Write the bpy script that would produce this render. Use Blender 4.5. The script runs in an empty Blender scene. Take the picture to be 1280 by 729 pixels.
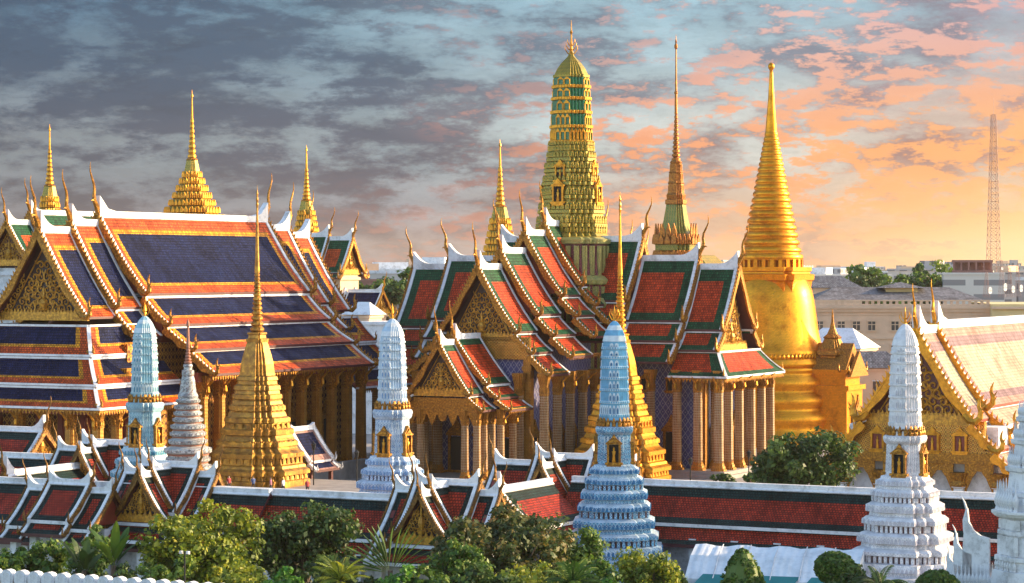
import bpy, math, random
import numpy as np
from mathutils import Vector, Matrix
R = math.radians
SC = bpy.context.scene
COL = SC.collection
rnd = random.Random(7)

# ------------------------------------------------------------------ camera, world, sun, exposure
H = 26.0          # eye height above the courtyard
F = 3200.0        # focal length in photo pixels (photo 1280 wide, horizon at row 335)
cam_d = bpy.data.cameras.new('camera'); cam = bpy.data.objects.new('camera', cam_d); COL.objects.link(cam)
cam.location = (0, 0, H); cam.rotation_euler = (R(90), 0, 0)
cam_d.sensor_width = 36.0; cam_d.lens = 36.0 * F / 1280.0
cam_d.shift_y = -(364.5 - 335.0) / 1280.0
cam_d.clip_start = 1.0; cam_d.clip_end = 20000.0
SC.camera = cam

SUN_AZ, SUN_EL = 76.0, 17.0      # azimuth clockwise from the view direction
world = bpy.data.worlds.new("World"); SC.world = world; world.use_nodes = True

def build_world():
    nt = world.node_tree; N = nt.nodes; L = nt.links
    N.clear()
    out = N.new('ShaderNodeOutputWorld')
    sky = N.new('ShaderNodeTexSky'); sky.sky_type = 'NISHITA'; sky.sun_disc = False
    sky.sun_elevation = R(SUN_EL); sky.sun_rotation = R(SUN_AZ); sky.dust_density = 1.5
    tc = N.new('ShaderNodeTexCoord')
    sep = N.new('ShaderNodeSeparateXYZ'); L.new(tc.outputs['Generated'], sep.inputs[0])
    def math_(op, a, b=None, clamp=False):
        m = N.new('ShaderNodeMath'); m.operation = op; m.use_clamp = clamp
        for i, q in enumerate((a, b)):
            if q is None: continue
            if isinstance(q, (int, float)): m.inputs[i].default_value = q
            else: L.new(q, m.inputs[i])
        return m.outputs[0]
    def ramp(fac, stops, interp='LINEAR'):
        r = N.new('ShaderNodeValToRGB'); r.color_ramp.interpolation = interp
        el = r.color_ramp.elements
        while len(el) < len(stops): el.new(0.5)
        for e, (p, c) in zip(el, stops):
            e.position = p; e.color = (*c, 1) if len(c) == 3 else c
        L.new(fac, r.inputs[0]); return r.outputs[0]
    def mix(fac, a, b, mode='MIX'):
        m = N.new('ShaderNodeMix'); m.data_type = 'RGBA'; m.blend_type = mode
        if isinstance(fac, (int, float)): m.inputs[0].default_value = fac
        else: L.new(fac, m.inputs[0])
        for i, q in ((6, a), (7, b)):
            if isinstance(q, tuple): m.inputs[i].default_value = (*q, 1)
            else: L.new(q, m.inputs[i])
        return m.outputs[2]
    def noise(sx, sz, scale, detail, rough, seed, dist=0.0):
        mp = N.new('ShaderNodeMapping'); L.new(tc.outputs['Generated'], mp.inputs[0])
        mp.inputs['Scale'].default_value = (sx, sx, sz); mp.inputs['Location'].default_value = (seed, seed * .37, seed * .71)
        n = N.new('ShaderNodeTexNoise'); n.inputs['Scale'].default_value = scale
        n.inputs['Detail'].default_value = detail; n.inputs['Roughness'].default_value = rough
        n.inputs['Distortion'].default_value = dist
        L.new(mp.outputs[0], n.inputs['Vector']); return n.outputs[0]
    x = sep.outputs[0]; z = sep.outputs[2]
    nA = noise(1, 3.0, 20, 9, .60, 3.1, .12)       # large cloud banks
    nB = noise(1, 2.7, 78, 9, .70, 8.7, .1)         # small puffs
    nC = noise(1, 3.0, 9, 4, .5, 5.2)              # very broad
    nD = noise(1, 4.0, 34, 7, .6, 1.9, .1)         # streaks
    # a = 0 at the dark left edge of the sky .. 1 towards the sunset
    a = math_('ADD', math_('MULTIPLY', x, 2.35), .47, True)
    a = math_('ADD', a, math_('MULTIPLY', math_('SUBTRACT', nC, .5), .42), True)
    h = math_('MULTIPLY', z, 9.6, True)            # 0 horizon .. 1 top of the picture
    clear_lo = ramp(a, [(0, (.20, .21, .26)), (.35, (.34, .32, .36)), (.58, (.66, .44, .36)), (.8, (1.02, .54, .24)), (1, (1.1, .62, .28))])
    clear_hi = ramp(a, [(0, (.12, .23, .34)), (.3, (.22, .38, .50)), (.55, (.42, .64, .75)), (.8, (.44, .62, .72)), (1, (.50, .46, .54))])
    clear_md = ramp(a, [(0, (.27, .32, .36)), (.35, (.36, .44, .48)), (.55, (.66, .76, .76)), (.75, (.80, .78, .70)), (1, (.90, .62, .46))])
    clear = mix(ramp(h, [(.12, (0, 0, 0)), (.40, (1, 1, 1))]), clear_lo, clear_md)
    clear = mix(ramp(h, [(.5, (0, 0, 0)), (.95, (1, 1, 1))]), clear, clear_hi)
    grey_lo = ramp(a, [(0, (.070, .074, .105)), (.35, (.100, .085, .118)), (.6, (.27, .155, .15)), (.85, (.50, .20, .14)), (1, (.74, .30, .15))])
    grey_hi = ramp(a, [(0, (.055, .100, .170)), (.35, (.085, .130, .200)), (.6, (.20, .25, .32)), (.85, (.32, .27, .33)), (1, (.40, .26, .31))])
    grey = mix(ramp(h, [(.2, (0, 0, 0)), (.8, (1, 1, 1))]), grey_lo, grey_hi)
    cover = math_('ADD', math_('ADD', math_('MULTIPLY', nA, .42), math_('MULTIPLY', nD, .30)), math_('MULTIPLY', nB, .28))
    cover = math_('ADD', cover, math_('MULTIPLY', math_('SUBTRACT', .5, a), .035))
    cmask = ramp(cover, [(.425, (0, 0, 0)), (.55, (1, 1, 1))], 'EASE')
    col = mix(math_('MULTIPLY', cmask, .92), clear, grey)
    # pink and orange lit puffs, more of them to the right and low down
    fire = ramp(a, [(0, (.30, .18, .19)), (.4, (.70, .25, .16)), (.65, (1.05, .42, .18)), (1, (1.2, .58, .18))])
    pk = mix(ramp(h, [(.45, (0, 0, 0)), (.9, (1, 1, 1))]), fire, ramp(a, [(.3, (.45, .35, .40)), (.7, (.92, .56, .48)), (1, (.80, .42, .40))]))
    pv = math_('ADD', math_('MULTIPLY', nB, .6), math_('MULTIPLY', nD, .4))
    pv = math_('ADD', pv, math_('MULTIPLY', math_('SUBTRACT', a, .5), .10))
    pv = math_('ADD', pv, math_('MULTIPLY', math_('SUBTRACT', .5, h), .05))
    pm = ramp(pv, [(.50, (0, 0, 0)), (.565, (1, 1, 1))], 'EASE')
    pm2 = math_('MULTIPLY', pm, ramp(mix(ramp(h, [(.1, (1, 1, 1)), (.5, (0, 0, 0))]), a, math_('ADD', a, .10)), [(.38, (0, 0, 0)), (.62, (1, 1, 1))]))
    col = mix(math_('MULTIPLY', pm2, .85), col, pk)
    # darker wisps inside the banks
    dk = ramp(math_('ADD', math_('MULTIPLY', nD, .6), math_('MULTIPLY', nB, .4)), [(.40, (1, 1, 1)), (.53, (0, 0, 0))])
    col = mix(math_('MULTIPLY', dk, .45), col, mix(.5, col, (0.02, .02, .03)))
    # sunset glow low on the right
    glow = math_('MULTIPLY', ramp(a, [(.5, (0, 0, 0)), (1, (1, 1, 1))]), ramp(h, [(.0, (1, 1, 1)), (.5, (0, 0, 0))]))
    col = mix(math_('MULTIPLY', glow, .50), col, (1.15, .66, .30))
    sunspot = math_('MULTIPLY', ramp(x, [(.12, (0, 0, 0)), (.24, (1, 1, 1))]), ramp(h, [(.0, (1, 1, 1)), (.42, (0, 0, 0))], 'EASE'))
    col = mix(math_('MULTIPLY', sunspot, .85), col, (1.45, .95, .42))
    # the clouds fill the western sky; behind and overhead it is the open sky
    front = ramp(math_('ADD', math_('MULTIPLY', sep.outputs[1], .5), .5), [(.62, (0, 0, 0)), (.85, (1, 1, 1))])
    low = ramp(z, [(.30, (1, 1, 1)), (.62, (0, 0, 0))])
    cl = math_('MULTIPLY', front, low)
    skyb = N.new('ShaderNodeVectorMath'); skyb.operation = 'SCALE'; skyb.inputs['Scale'].default_value = SKY_K
    L.new(sky.outputs[0], skyb.inputs[0])
    cols = N.new('ShaderNodeVectorMath'); cols.operation = 'SCALE'; cols.inputs['Scale'].default_value = CLOUD_K
    L.new(col, cols.inputs[0])
    fin = mix(cl, skyb.outputs[0], cols.outputs[0])
    bg = N.new('ShaderNodeBackground'); bg.inputs[1].default_value = SKY_S
    L.new(fin, bg.inputs[0]); L.new(bg.outputs[0], out.inputs[0])
SKY_S = 0.15; SKY_K = 1.0
EXPO = 1.48
CLOUD_K = 1.0 / (SKY_S * 2 ** EXPO)
build_world()
sun_d = bpy.data.lights.new('sun', 'SUN'); sun_d.energy = 3.8; sun_d.angle = R(.5); sun_d.color = (1.0, .74, .42)
sun = bpy.data.objects.new('sun', sun_d); COL.objects.link(sun); sun.location = (200, 60, 120)
sv = Vector((math.sin(R(SUN_AZ)) * math.cos(R(SUN_EL)), math.cos(R(SUN_AZ)) * math.cos(R(SUN_EL)), math.sin(R(SUN_EL))))
sun.rotation_euler = sv.to_track_quat('Z', 'Y').to_euler()
SC.view_settings.view_transform = 'Standard'; SC.view_settings.look = 'None'
SC.view_settings.gamma = 1.0; SC.view_settings.exposure = EXPO; SC.view_settings.use_curve_mapping = False
SC.render.engine = 'CYCLES'
SC.cycles.max_bounces = 5; SC.cycles.transparent_max_bounces = 4

# ------------------------------------------------------------------ materials
def newmat(name):
    m = bpy.data.materials.new(name); m.use_nodes = True
    nt = m.node_tree; return m, nt.nodes, nt.links, nt.nodes['Principled BSDF']
def _ramp(N, L, fac, stops, interp='LINEAR'):
    r = N.new('ShaderNodeValToRGB'); r.color_ramp.interpolation = interp
    el = r.color_ramp.elements
    while len(el) < len(stops): el.new(.5)
    for e, (p, c) in zip(el, stops): e.position = p; e.color = (*c, 1)
    L.new(fac, r.inputs[0]); return r.outputs[0]
def _uv(N, L, sx, sy):
    t = N.new('ShaderNodeTexCoord'); m = N.new('ShaderNodeMapping'); L.new(t.outputs['UV'], m.inputs[0])
    m.inputs['Scale'].default_value = (sx, sy, 1); return m.outputs[0]
def _bump(N, L, b, h, strength, dist=.05):
    n = N.new('ShaderNodeBump'); n.inputs['Strength'].default_value = strength; n.inputs['Distance'].default_value = dist
    L.new(h, n.inputs['Height']); L.new(n.outputs[0], b.inputs['Normal'])
def _mul(N, L, a, b, mode='MULTIPLY', fac=1.0):
    m = N.new('ShaderNodeMix'); m.data_type = 'RGBA'; m.blend_type = mode
    if isinstance(fac, float): m.inputs[0].default_value = fac
    else: L.new(fac, m.inputs[0])
    for i, q in ((6, a), (7, b)):
        if isinstance(q, tuple): m.inputs[i].default_value = (*q, 1)
        else: L.new(q, m.inputs[i])
    return m.outputs[2]
def _obj_noise(N, L, scale, detail=5, rough=.6):
    t = N.new('ShaderNodeTexCoord'); n = N.new('ShaderNodeTexNoise'); L.new(t.outputs['Object'], n.inputs['Vector'])
    n.inputs['Scale'].default_value = scale; n.inputs['Detail'].default_value = detail; n.inputs['Roughness'].default_value = rough
    return n.outputs[0]

def m_plain(name, col, rough=.6, metal=0.0, var=.25, nscale=.8, bump=0.0):
    m, N, L, b = newmat(name)
    n = _obj_noise(N, L, nscale)
    lo = tuple(c * (1 - var) for c in col); hi = tuple(min(1, c * (1 + var * .6)) for c in col)
    L.new(_ramp(N, L, n, [(.3, lo), (.7, hi)]), b.inputs['Base Color'])
    b.inputs['Roughness'].default_value = rough; b.inputs['Metallic'].default_value = metal
    if bump: _bump(N, L, b, _obj_noise(N, L, nscale * 6), bump)
    return m
def m_tile(name, col, w=.34, h=.36, rough=.5, var=.35, gap=.25, spec=.16):
    m, N, L, b = newmat(name); b.inputs['Specular IOR Level'].default_value = spec
    br = N.new('ShaderNodeTexBrick'); L.new(_uv(N, L, 1, 1), br.inputs['Vector'])
    br.inputs['Scale'].default_value = 1.0; br.inputs['Brick Width'].default_value = w; br.inputs['Row Height'].default_value = h
    br.inputs['Mortar Size'].default_value = .05; br.inputs['Mortar Smooth'].default_value = .5
    br.inputs['Color1'].default_value = (*[min(1, c * (1 + var)) for c in col], 1)
    br.inputs['Color2'].default_value = (*[c * (1 - var) for c in col], 1)
    br.inputs['Mortar'].default_value = (*[c * gap for c in col], 1)
    n = _obj_noise(N, L, .30, 7, .66)
    wear = _ramp(N, L, n, [(.32, (.60, .56, .55)), (.52, (1, 1, 1)), (.72, (1.18, 1.14, 1.10))])
    t = N.new('ShaderNodeTexNoise'); t.inputs['Scale'].default_value = 1.0; t.inputs['Detail'].default_value = 5      # rain streaks down the slope
    L.new(_uv(N, L, 2.2, .16), t.inputs['Vector'])
    st = _ramp(N, L, t.outputs[0], [(.36, (.70, .68, .68)), (.54, (1, 1, 1)), (.74, (1.12, 1.1, 1.08))])
    L.new(_mul(N, L, _mul(N, L, br.outputs['Color'], wear), st), b.inputs['Base Color'])
    L.new(_ramp(N, L, n, [(.35, (rough + .2,) * 3), (.65, (rough - .14,) * 3)]), b.inputs['Roughness'])
    _bump(N, L, b, br.outputs['Fac'], .8 if gap < .5 else .3, -.05)
    return m
def _diamond(N, L, sx, sy):
    v = _uv(N, L, sx, sy); s = N.new('ShaderNodeSeparateXYZ'); L.new(v, s.inputs[0])
    outs = []
    for k in (0, 1):
        f = N.new('ShaderNodeMath'); f.operation = 'FRACT'; L.new(s.outputs[k], f.inputs[0])
        g = N.new('ShaderNodeMath'); g.operation = 'SUBTRACT'; L.new(f.outputs[0], g.inputs[0]); g.inputs[1].default_value = .5
        a = N.new('ShaderNodeMath'); a.operation = 'ABSOLUTE'; L.new(g.outputs[0], a.inputs[0]); outs.append(a.outputs[0])
    ad = N.new('ShaderNodeMath'); ad.operation = 'ADD'; L.new(outs[0], ad.inputs[0]); L.new(outs[1], ad.inputs[1])
    return ad.outputs[0]
def m_diamond(name, stops, sx, sy, rough=.35, metal=0.0, bump=.4):
    m, N, L, b = newmat(name)
    d = _diamond(N, L, sx, sy)
    n = _obj_noise(N, L, 1.3, 6)
    c = _ramp(N, L, d, stops, 'CONSTANT')
    wear = _ramp(N, L, n, [(.3, (.7, .7, .7)), (.62, (1.1, 1.1, 1.1))])
    L.new(_mul(N, L, c, wear), b.inputs['Base Color'])
    b.inputs['Roughness'].default_value = rough; b.inputs['Metallic'].default_value = metal
    if bump: _bump(N, L, b, d, bump, .04)
    return m
def m_gold(name, col=(.80, .46, .07), dark=(.22, .09, .012), scale=2.2, rough=.34, metal=.75, amount=.5, bump=.35):
    """leaf gold: warm metal, with tarnish in patches and fine worked relief"""
    m, N, L, b = newmat(name)
    n = _obj_noise(N, L, scale, 8, .68)
    c = _ramp(N, L, n, [(.28, dark), (.28 + .3 * amount, tuple((a + d) / 2 for a, d in zip(col, dark))), (.62, col)])
    L.new(c, b.inputs['Base Color'])
    b.inputs['Metallic'].default_value = metal; b.inputs['Roughness'].default_value = rough
    if bump: _bump(N, L, b, n, bump, .06)
    return m
def m_filigree(name, gold, back, scale=3.0, thr=.16, rough=.4):
    """carved gilt ornament over a coloured ground"""
    m, N, L, b = newmat(name)
    t = N.new('ShaderNodeTexCoord'); n = N.new('ShaderNodeTexNoise'); L.new(t.outputs['UV'], n.inputs['Vector']); n.inputs['Scale'].default_value = scale * .5
    ad = N.new('ShaderNodeMix'); ad.data_type = 'VECTOR'; ad.inputs[0].default_value = .22
    L.new(t.outputs['UV'], ad.inputs[4]); L.new(n.outputs['Color'], ad.inputs[5])
    v = N.new('ShaderNodeTexVoronoi'); v.feature = 'DISTANCE_TO_EDGE'; v.inputs['Scale'].default_value = scale
    L.new(ad.outputs[1], v.inputs['Vector'])
    f = _ramp(N, L, v.outputs['Distance'], [(thr * .55, (1, 1, 1)), (thr, (0, 0, 0))])
    L.new(_mul(N, L, back, gold, 'MIX', f), b.inputs['Base Color'])
    mm = N.new('ShaderNodeMath'); mm.operation = 'MULTIPLY'; L.new(f, mm.inputs[0]); mm.inputs[1].default_value = .75
    L.new(mm.outputs[0], b.inputs['Metallic']); b.inputs['Roughness'].default_value = rough
    _bump(N, L, b, f, .8, .06)
    return m
def m_mosaic(name, cols, scale=6.0, rough=.3):
    """broken porcelain inlay: small pieces in a handful of colours"""
    m, N, L, b = newmat(name)
    v = N.new('ShaderNodeTexVoronoi'); v.inputs['Scale'].default_value = scale; L.new(_uv(N, L, 1, 1), v.inputs['Vector'])
    s = N.new('ShaderNodeSeparateColor'); L.new(v.outputs['Color'], s.inputs[0])
    k = len(cols)
    c = _ramp(N, L, s.outputs[0], [(i / k, q) for i, q in enumerate(cols)], 'CONSTANT')
    n = _obj_noise(N, L, .9, 6)
    wear = _ramp(N, L, n, [(.3, (.68, .67, .68)), (.6, (1.05, 1.05, 1.05))])
    L.new(_mul(N, L, c, wear), b.inputs['Base Color']); b.inputs['Roughness'].default_value = rough
    _bump(N, L, b, v.outputs['Distance'], .5, .04)
    return m
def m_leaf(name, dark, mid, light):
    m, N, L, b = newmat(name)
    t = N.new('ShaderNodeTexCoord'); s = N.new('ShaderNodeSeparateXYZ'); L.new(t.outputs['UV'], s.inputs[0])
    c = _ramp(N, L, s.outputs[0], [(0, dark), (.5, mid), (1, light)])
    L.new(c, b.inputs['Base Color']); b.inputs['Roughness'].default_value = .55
    tr = N.new('ShaderNodeBsdfTranslucent'); L.new(c, tr.inputs[0])
    mx = N.new('ShaderNodeMixShader'); mx.inputs[0].default_value = .38
    o = N['Material Output'] if 'Material Output' in N else None
    L.new(b.outputs[0], mx.inputs[1]); L.new(tr.outputs[0], mx.inputs[2]); L.new(mx.outputs[0], o.inputs[0])
    return m
def m_windows(name, wall, glass, w, h, fx=.45, fy=.5):
    m, N, L, b = newmat(name)
    s = N.new('ShaderNodeSeparateXYZ'); L.new(_uv(N, L, 1 / w, 1 / h), s.inputs[0])
    o = []
    for k, q in ((0, fx), (1, fy)):
        f = N.new('ShaderNodeMath'); f.operation = 'FRACT'; L.new(s.outputs[k], f.inputs[0])
        g = N.new('ShaderNodeMath'); g.operation = 'LESS_THAN'; L.new(f.outputs[0], g.inputs[0]); g.inputs[1].default_value = q; o.append(g.outputs[0])
    a = N.new('ShaderNodeMath'); a.operation = 'MULTIPLY'; L.new(o[0], a.inputs[0]); L.new(o[1], a.inputs[1])
    L.new(_mul(N, L, wall, glass, 'MIX', a.outputs[0]), b.inputs['Base Color']); b.inputs['Roughness'].default_value = .6
    return m

MT = {}
MT['gold'] = m_gold('gilt', (.74, .34, .030), (.26, .09, .010), 1.8)
MT['gold_ornate'] = m_gold('gilt carving', (.62, .28, .030), (.07, .022, .006), 5.0, .42, .6, .8, .8)
def m_gilt_tiles(name, col, dark):
    m, N, L, b = newmat(name)
    br = N.new('ShaderNodeTexBrick'); L.new(_uv(N, L, 1, 1), br.inputs['Vector']); br.inputs['Scale'].default_value = 1.0
    br.inputs['Brick Width'].default_value = .24; br.inputs['Row Height'].default_value = .24; br.inputs['Mortar Size'].default_value = .010
    br.inputs['Color1'].default_value = (*col, 1); br.inputs['Color2'].default_value = (*[c * .80 for c in col], 1); br.inputs['Mortar'].default_value = (*[c * .6 for c in col], 1)
    n = _obj_noise(N, L, .5, 8, .7)
    L.new(_mul(N, L, br.outputs['Color'], _ramp(N, L, n, [(.3, dark), (.5, (1, 1, 1)), (.75, (1.1, 1.1, 1.05))])), b.inputs['Base Color'])
    L.new(_ramp(N, L, n, [(.3, (.48, .48, .48)), (.7, (.26, .26, .26))]), b.inputs['Roughness']); b.inputs['Metallic'].default_value = .8
    _bump(N, L, b, _mul(N, L, br.outputs['Color'], n, 'MULTIPLY', .5), .25, .05)
    return m
MT['gold_carving'] = m_gold('gilt scrollwork', (.78, .40, .045), (.20, .07, .012), 3.5, .42, .4, .7, .5)
MT['gold_smooth'] = m_gilt_tiles('polished gilt tiles', (.86, .34, .016), (.62, .50, .42))
MT['gold_dark'] = m_gold('aged gilt', (.40, .19, .03), (.045, .02, .008), 3.0, .5, .5, .9, .6)
MT['gold_worn'] = m_gold('worn gilt', (.60, .31, .04), (.15, .06, .012), 1.4, .42, .5, .8, .4)
def m_plaster(name, col):
    m, N, L, b = newmat(name)
    n1 = _obj_noise(N, L, .55, 8, .7); n2 = _obj_noise(N, L, 3.2, 6, .65)
    c1 = _ramp(N, L, n1, [(.34, (.58, .57, .56)), (.50, (.95, .95, .95)), (.7, (1.04, 1.04, 1.04))])
    c2 = _ramp(N, L, n2, [(.30, (.70, .69, .68)), (.46, (1, 1, 1))])
    L.new(_mul(N, L, _mul(N, L, c1, c2), col), b.inputs['Base Color']); b.inputs['Roughness'].default_value = .65
    _bump(N, L, b, n2, .25, .04); return m
MT['white'] = m_plaster('lime plaster', (.77, .77, .79))
MT['white_dirty'] = m_plain('weathered plaster', (.68, .67, .68), .7, 0, .3, 1.6, .2)
MT['maroon'] = m_plain('maroon lacquer', (.075, .012, .018), .45, 0, .3, 1.2)
MT['lacquer'] = m_plain('red lacquer', (.20, .025, .014), .4, 0, .3, 1.2)
MT['dark'] = m_plain('dark opening', (.012, .009, .009), .8, 0, .2)
MT['stone'] = m_plain('stone paving', (.30, .27, .25), .75, 0, .3, .6, .2)
MT['red_tile'] = m_tile('red glazed tile', (.56, .055, .010))
MT['green_tile'] = m_tile('green glazed tile', (.010, .085, .034))
MT['red_tile_g'] = m_tile('red cloister tile', (.42, .036, .013), .24, .24)
MT['green_tile_g'] = m_tile('dark green cloister tile', (.010, .036, .032), .24, .24)
MT['blue_tile'] = m_tile('slate blue tile', (.011, .017, .066), spec=.07)
MT['orange_tile'] = m_tile('orange red tile', (.60, .085, .014))
MT['yellow_tile'] = m_tile('yellow tile', (.80, .31, .012))
MT['cream_tile'] = m_tile('cream tile', (.42, .35, .26), .34, .36, .55, .12, .65)
MT['mauve_tile'] = m_tile('mauve tile', (.24, .15, .17), .34, .36, .5, .14, .65)
MT['pink_tile'] = m_tile('pinkish tile', (.42, .23, .19), .34, .36, .5, .14, .65)
MT['ped_gold'] = m_plain('red pediment ground', (.10, .016, .012), .5)
MT['ped_fret'] = m_filigree('gilt pediment ground', (.66, .31, .035), (.10, .016, .014), 5.0, .2)
MT['ped_dark'] = m_plain('dark pediment ground', (.035, .014, .014), .5)
MT['ped_dark_fret'] = m_filigree('gilt pediment dark ground', (.52, .26, .04), (.022, .012, .012), 5.5, .17)
MT['frieze'] = m_diamond('gilt frieze', [(0, (.70, .38, .05)), (.22, (.25, .04, .02)), (.42, (.62, .34, .05)), (.75, (.16, .05, .02))], 2.2, 2.6, .4, .5)
MT['wall_blue'] = m_diamond('blue lattice wall tile', [(0, (.42, .40, .44)), (.09, (.075, .075, .21)), (.42, (.10, .10, .27)), (.46, (.40, .38, .42)), (.55, (.085, .085, .23))], 1.3, .95)
MT['wall_gold'] = m_diamond('gilt lattice wall', [(0, (.55, .28, .04)), (.2, (.16, .03, .015)), (.40, (.50, .25, .04)), (.62, (.09, .02, .012))], 1.4, 1.2, .4, .5)
MT['col_mosaic'] = m_diamond('column glass mosaic', [(0, (.38, .36, .32)), (.22, (.38, .18, .03)), (.45, (.40, .36, .30)), (.55, (.24, .10, .02))], 4.6, 3.2, .4, .2)
MT['col_gold'] = m_diamond('column gilt mosaic', [(0, (.52, .26, .035)), (.3, (.20, .07, .014)), (.5, (.46, .22, .03)), (.8, (.20, .07, .02))], 3.4, 2.6, .42, .5)
MT['green_gold'] = m_diamond('green and gilt mosaic', [(0, (.07, .15, .03)), (.30, (.58, .30, .025)), (.50, (.13, .18, .03)), (.74, (.56, .31, .03))], 2.6, 2.2, .36, .4)
MT['green_niche'] = m_plain('green glass', (.015, .17, .07), .25, 0, .4, 3)
MT['plum_panel'] = m_diamond('plum mosaic', [(0, (.45, .30, .10)), (.15, (.15, .02, .05)), (.75, (.22, .05, .08))], 2.4, 2.0)
MT['pale_green'] = m_diamond('pale green mosaic', [(0, (.40, .34, .10)), (.3, (.22, .25, .09)), (.55, (.44, .36, .11)), (.8, (.25, .26, .10))], 2.4, 2.4, .4, .1)
MT['iron'] = m_plain('black iron', (.016, .017, .018), .5, .4)
MT['bark'] = m_plain('bark', (.10, .07, .05), .9, 0, .4, 4, .6)
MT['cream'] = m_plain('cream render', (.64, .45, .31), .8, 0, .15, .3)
MT['cream_lit'] = m_plain('sunlit cream render', (.66, .52, .26), .8, 0, .12, .3)  # lit copy of the cream render: warm sunlight put into the colour
MT['slate'] = m_tile('grey roof tile', (.20, .19, .20), .5, .5)
MT['glass_dark'] = m_plain('window glass', (.05, .045, .05), .2, 0, .3)
MT['teal'] = m_plain('teal canvas', (.015, .20, .20), .6, 0, .15)
def m_canvas(name, col):
    m, N, L, b = newmat(name); w = N.new('ShaderNodeTexWave'); w.inputs['Scale'].default_value = .55; w.inputs['Distortion'].default_value = 2.5; w.inputs['Detail'].default_value = 3
    t = N.new('ShaderNodeTexCoord'); L.new(t.outputs['Object'], w.inputs['Vector'])
    n = _obj_noise(N, L, .9, 7, .7); L.new(_mul(N, L, _ramp(N, L, n, [(.3, (.72, .72, .72)), (.55, (1, 1, 1))]), col), b.inputs['Base Color'])
    b.inputs['Roughness'].default_value = .7; _bump(N, L, b, w.outputs['Fac'], .25, .12); return m
MT['canvas'] = m_canvas('white canvas', (.74, .77, .80))
MT['city'] = m_windows('pale render with windows', (.56, .50, .46), (.20, .18, .18), 3.5, 3.6)
MT['city2'] = m_windows('grey render with windows', (.42, .38, .37), (.16, .15, .16), 4.2, 3.4, .6, .45)
MT['city3'] = m_windows('white render with bands', (.66, .60, .54), (.26, .24, .24), 40, 3.6, .95, .4)
MT['steel'] = m_plain('red and white painted steel', (.42, .24, .20), .6, .2)
MT['skin'] = m_plain('skin', (.42, .25, .17), .6)

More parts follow.
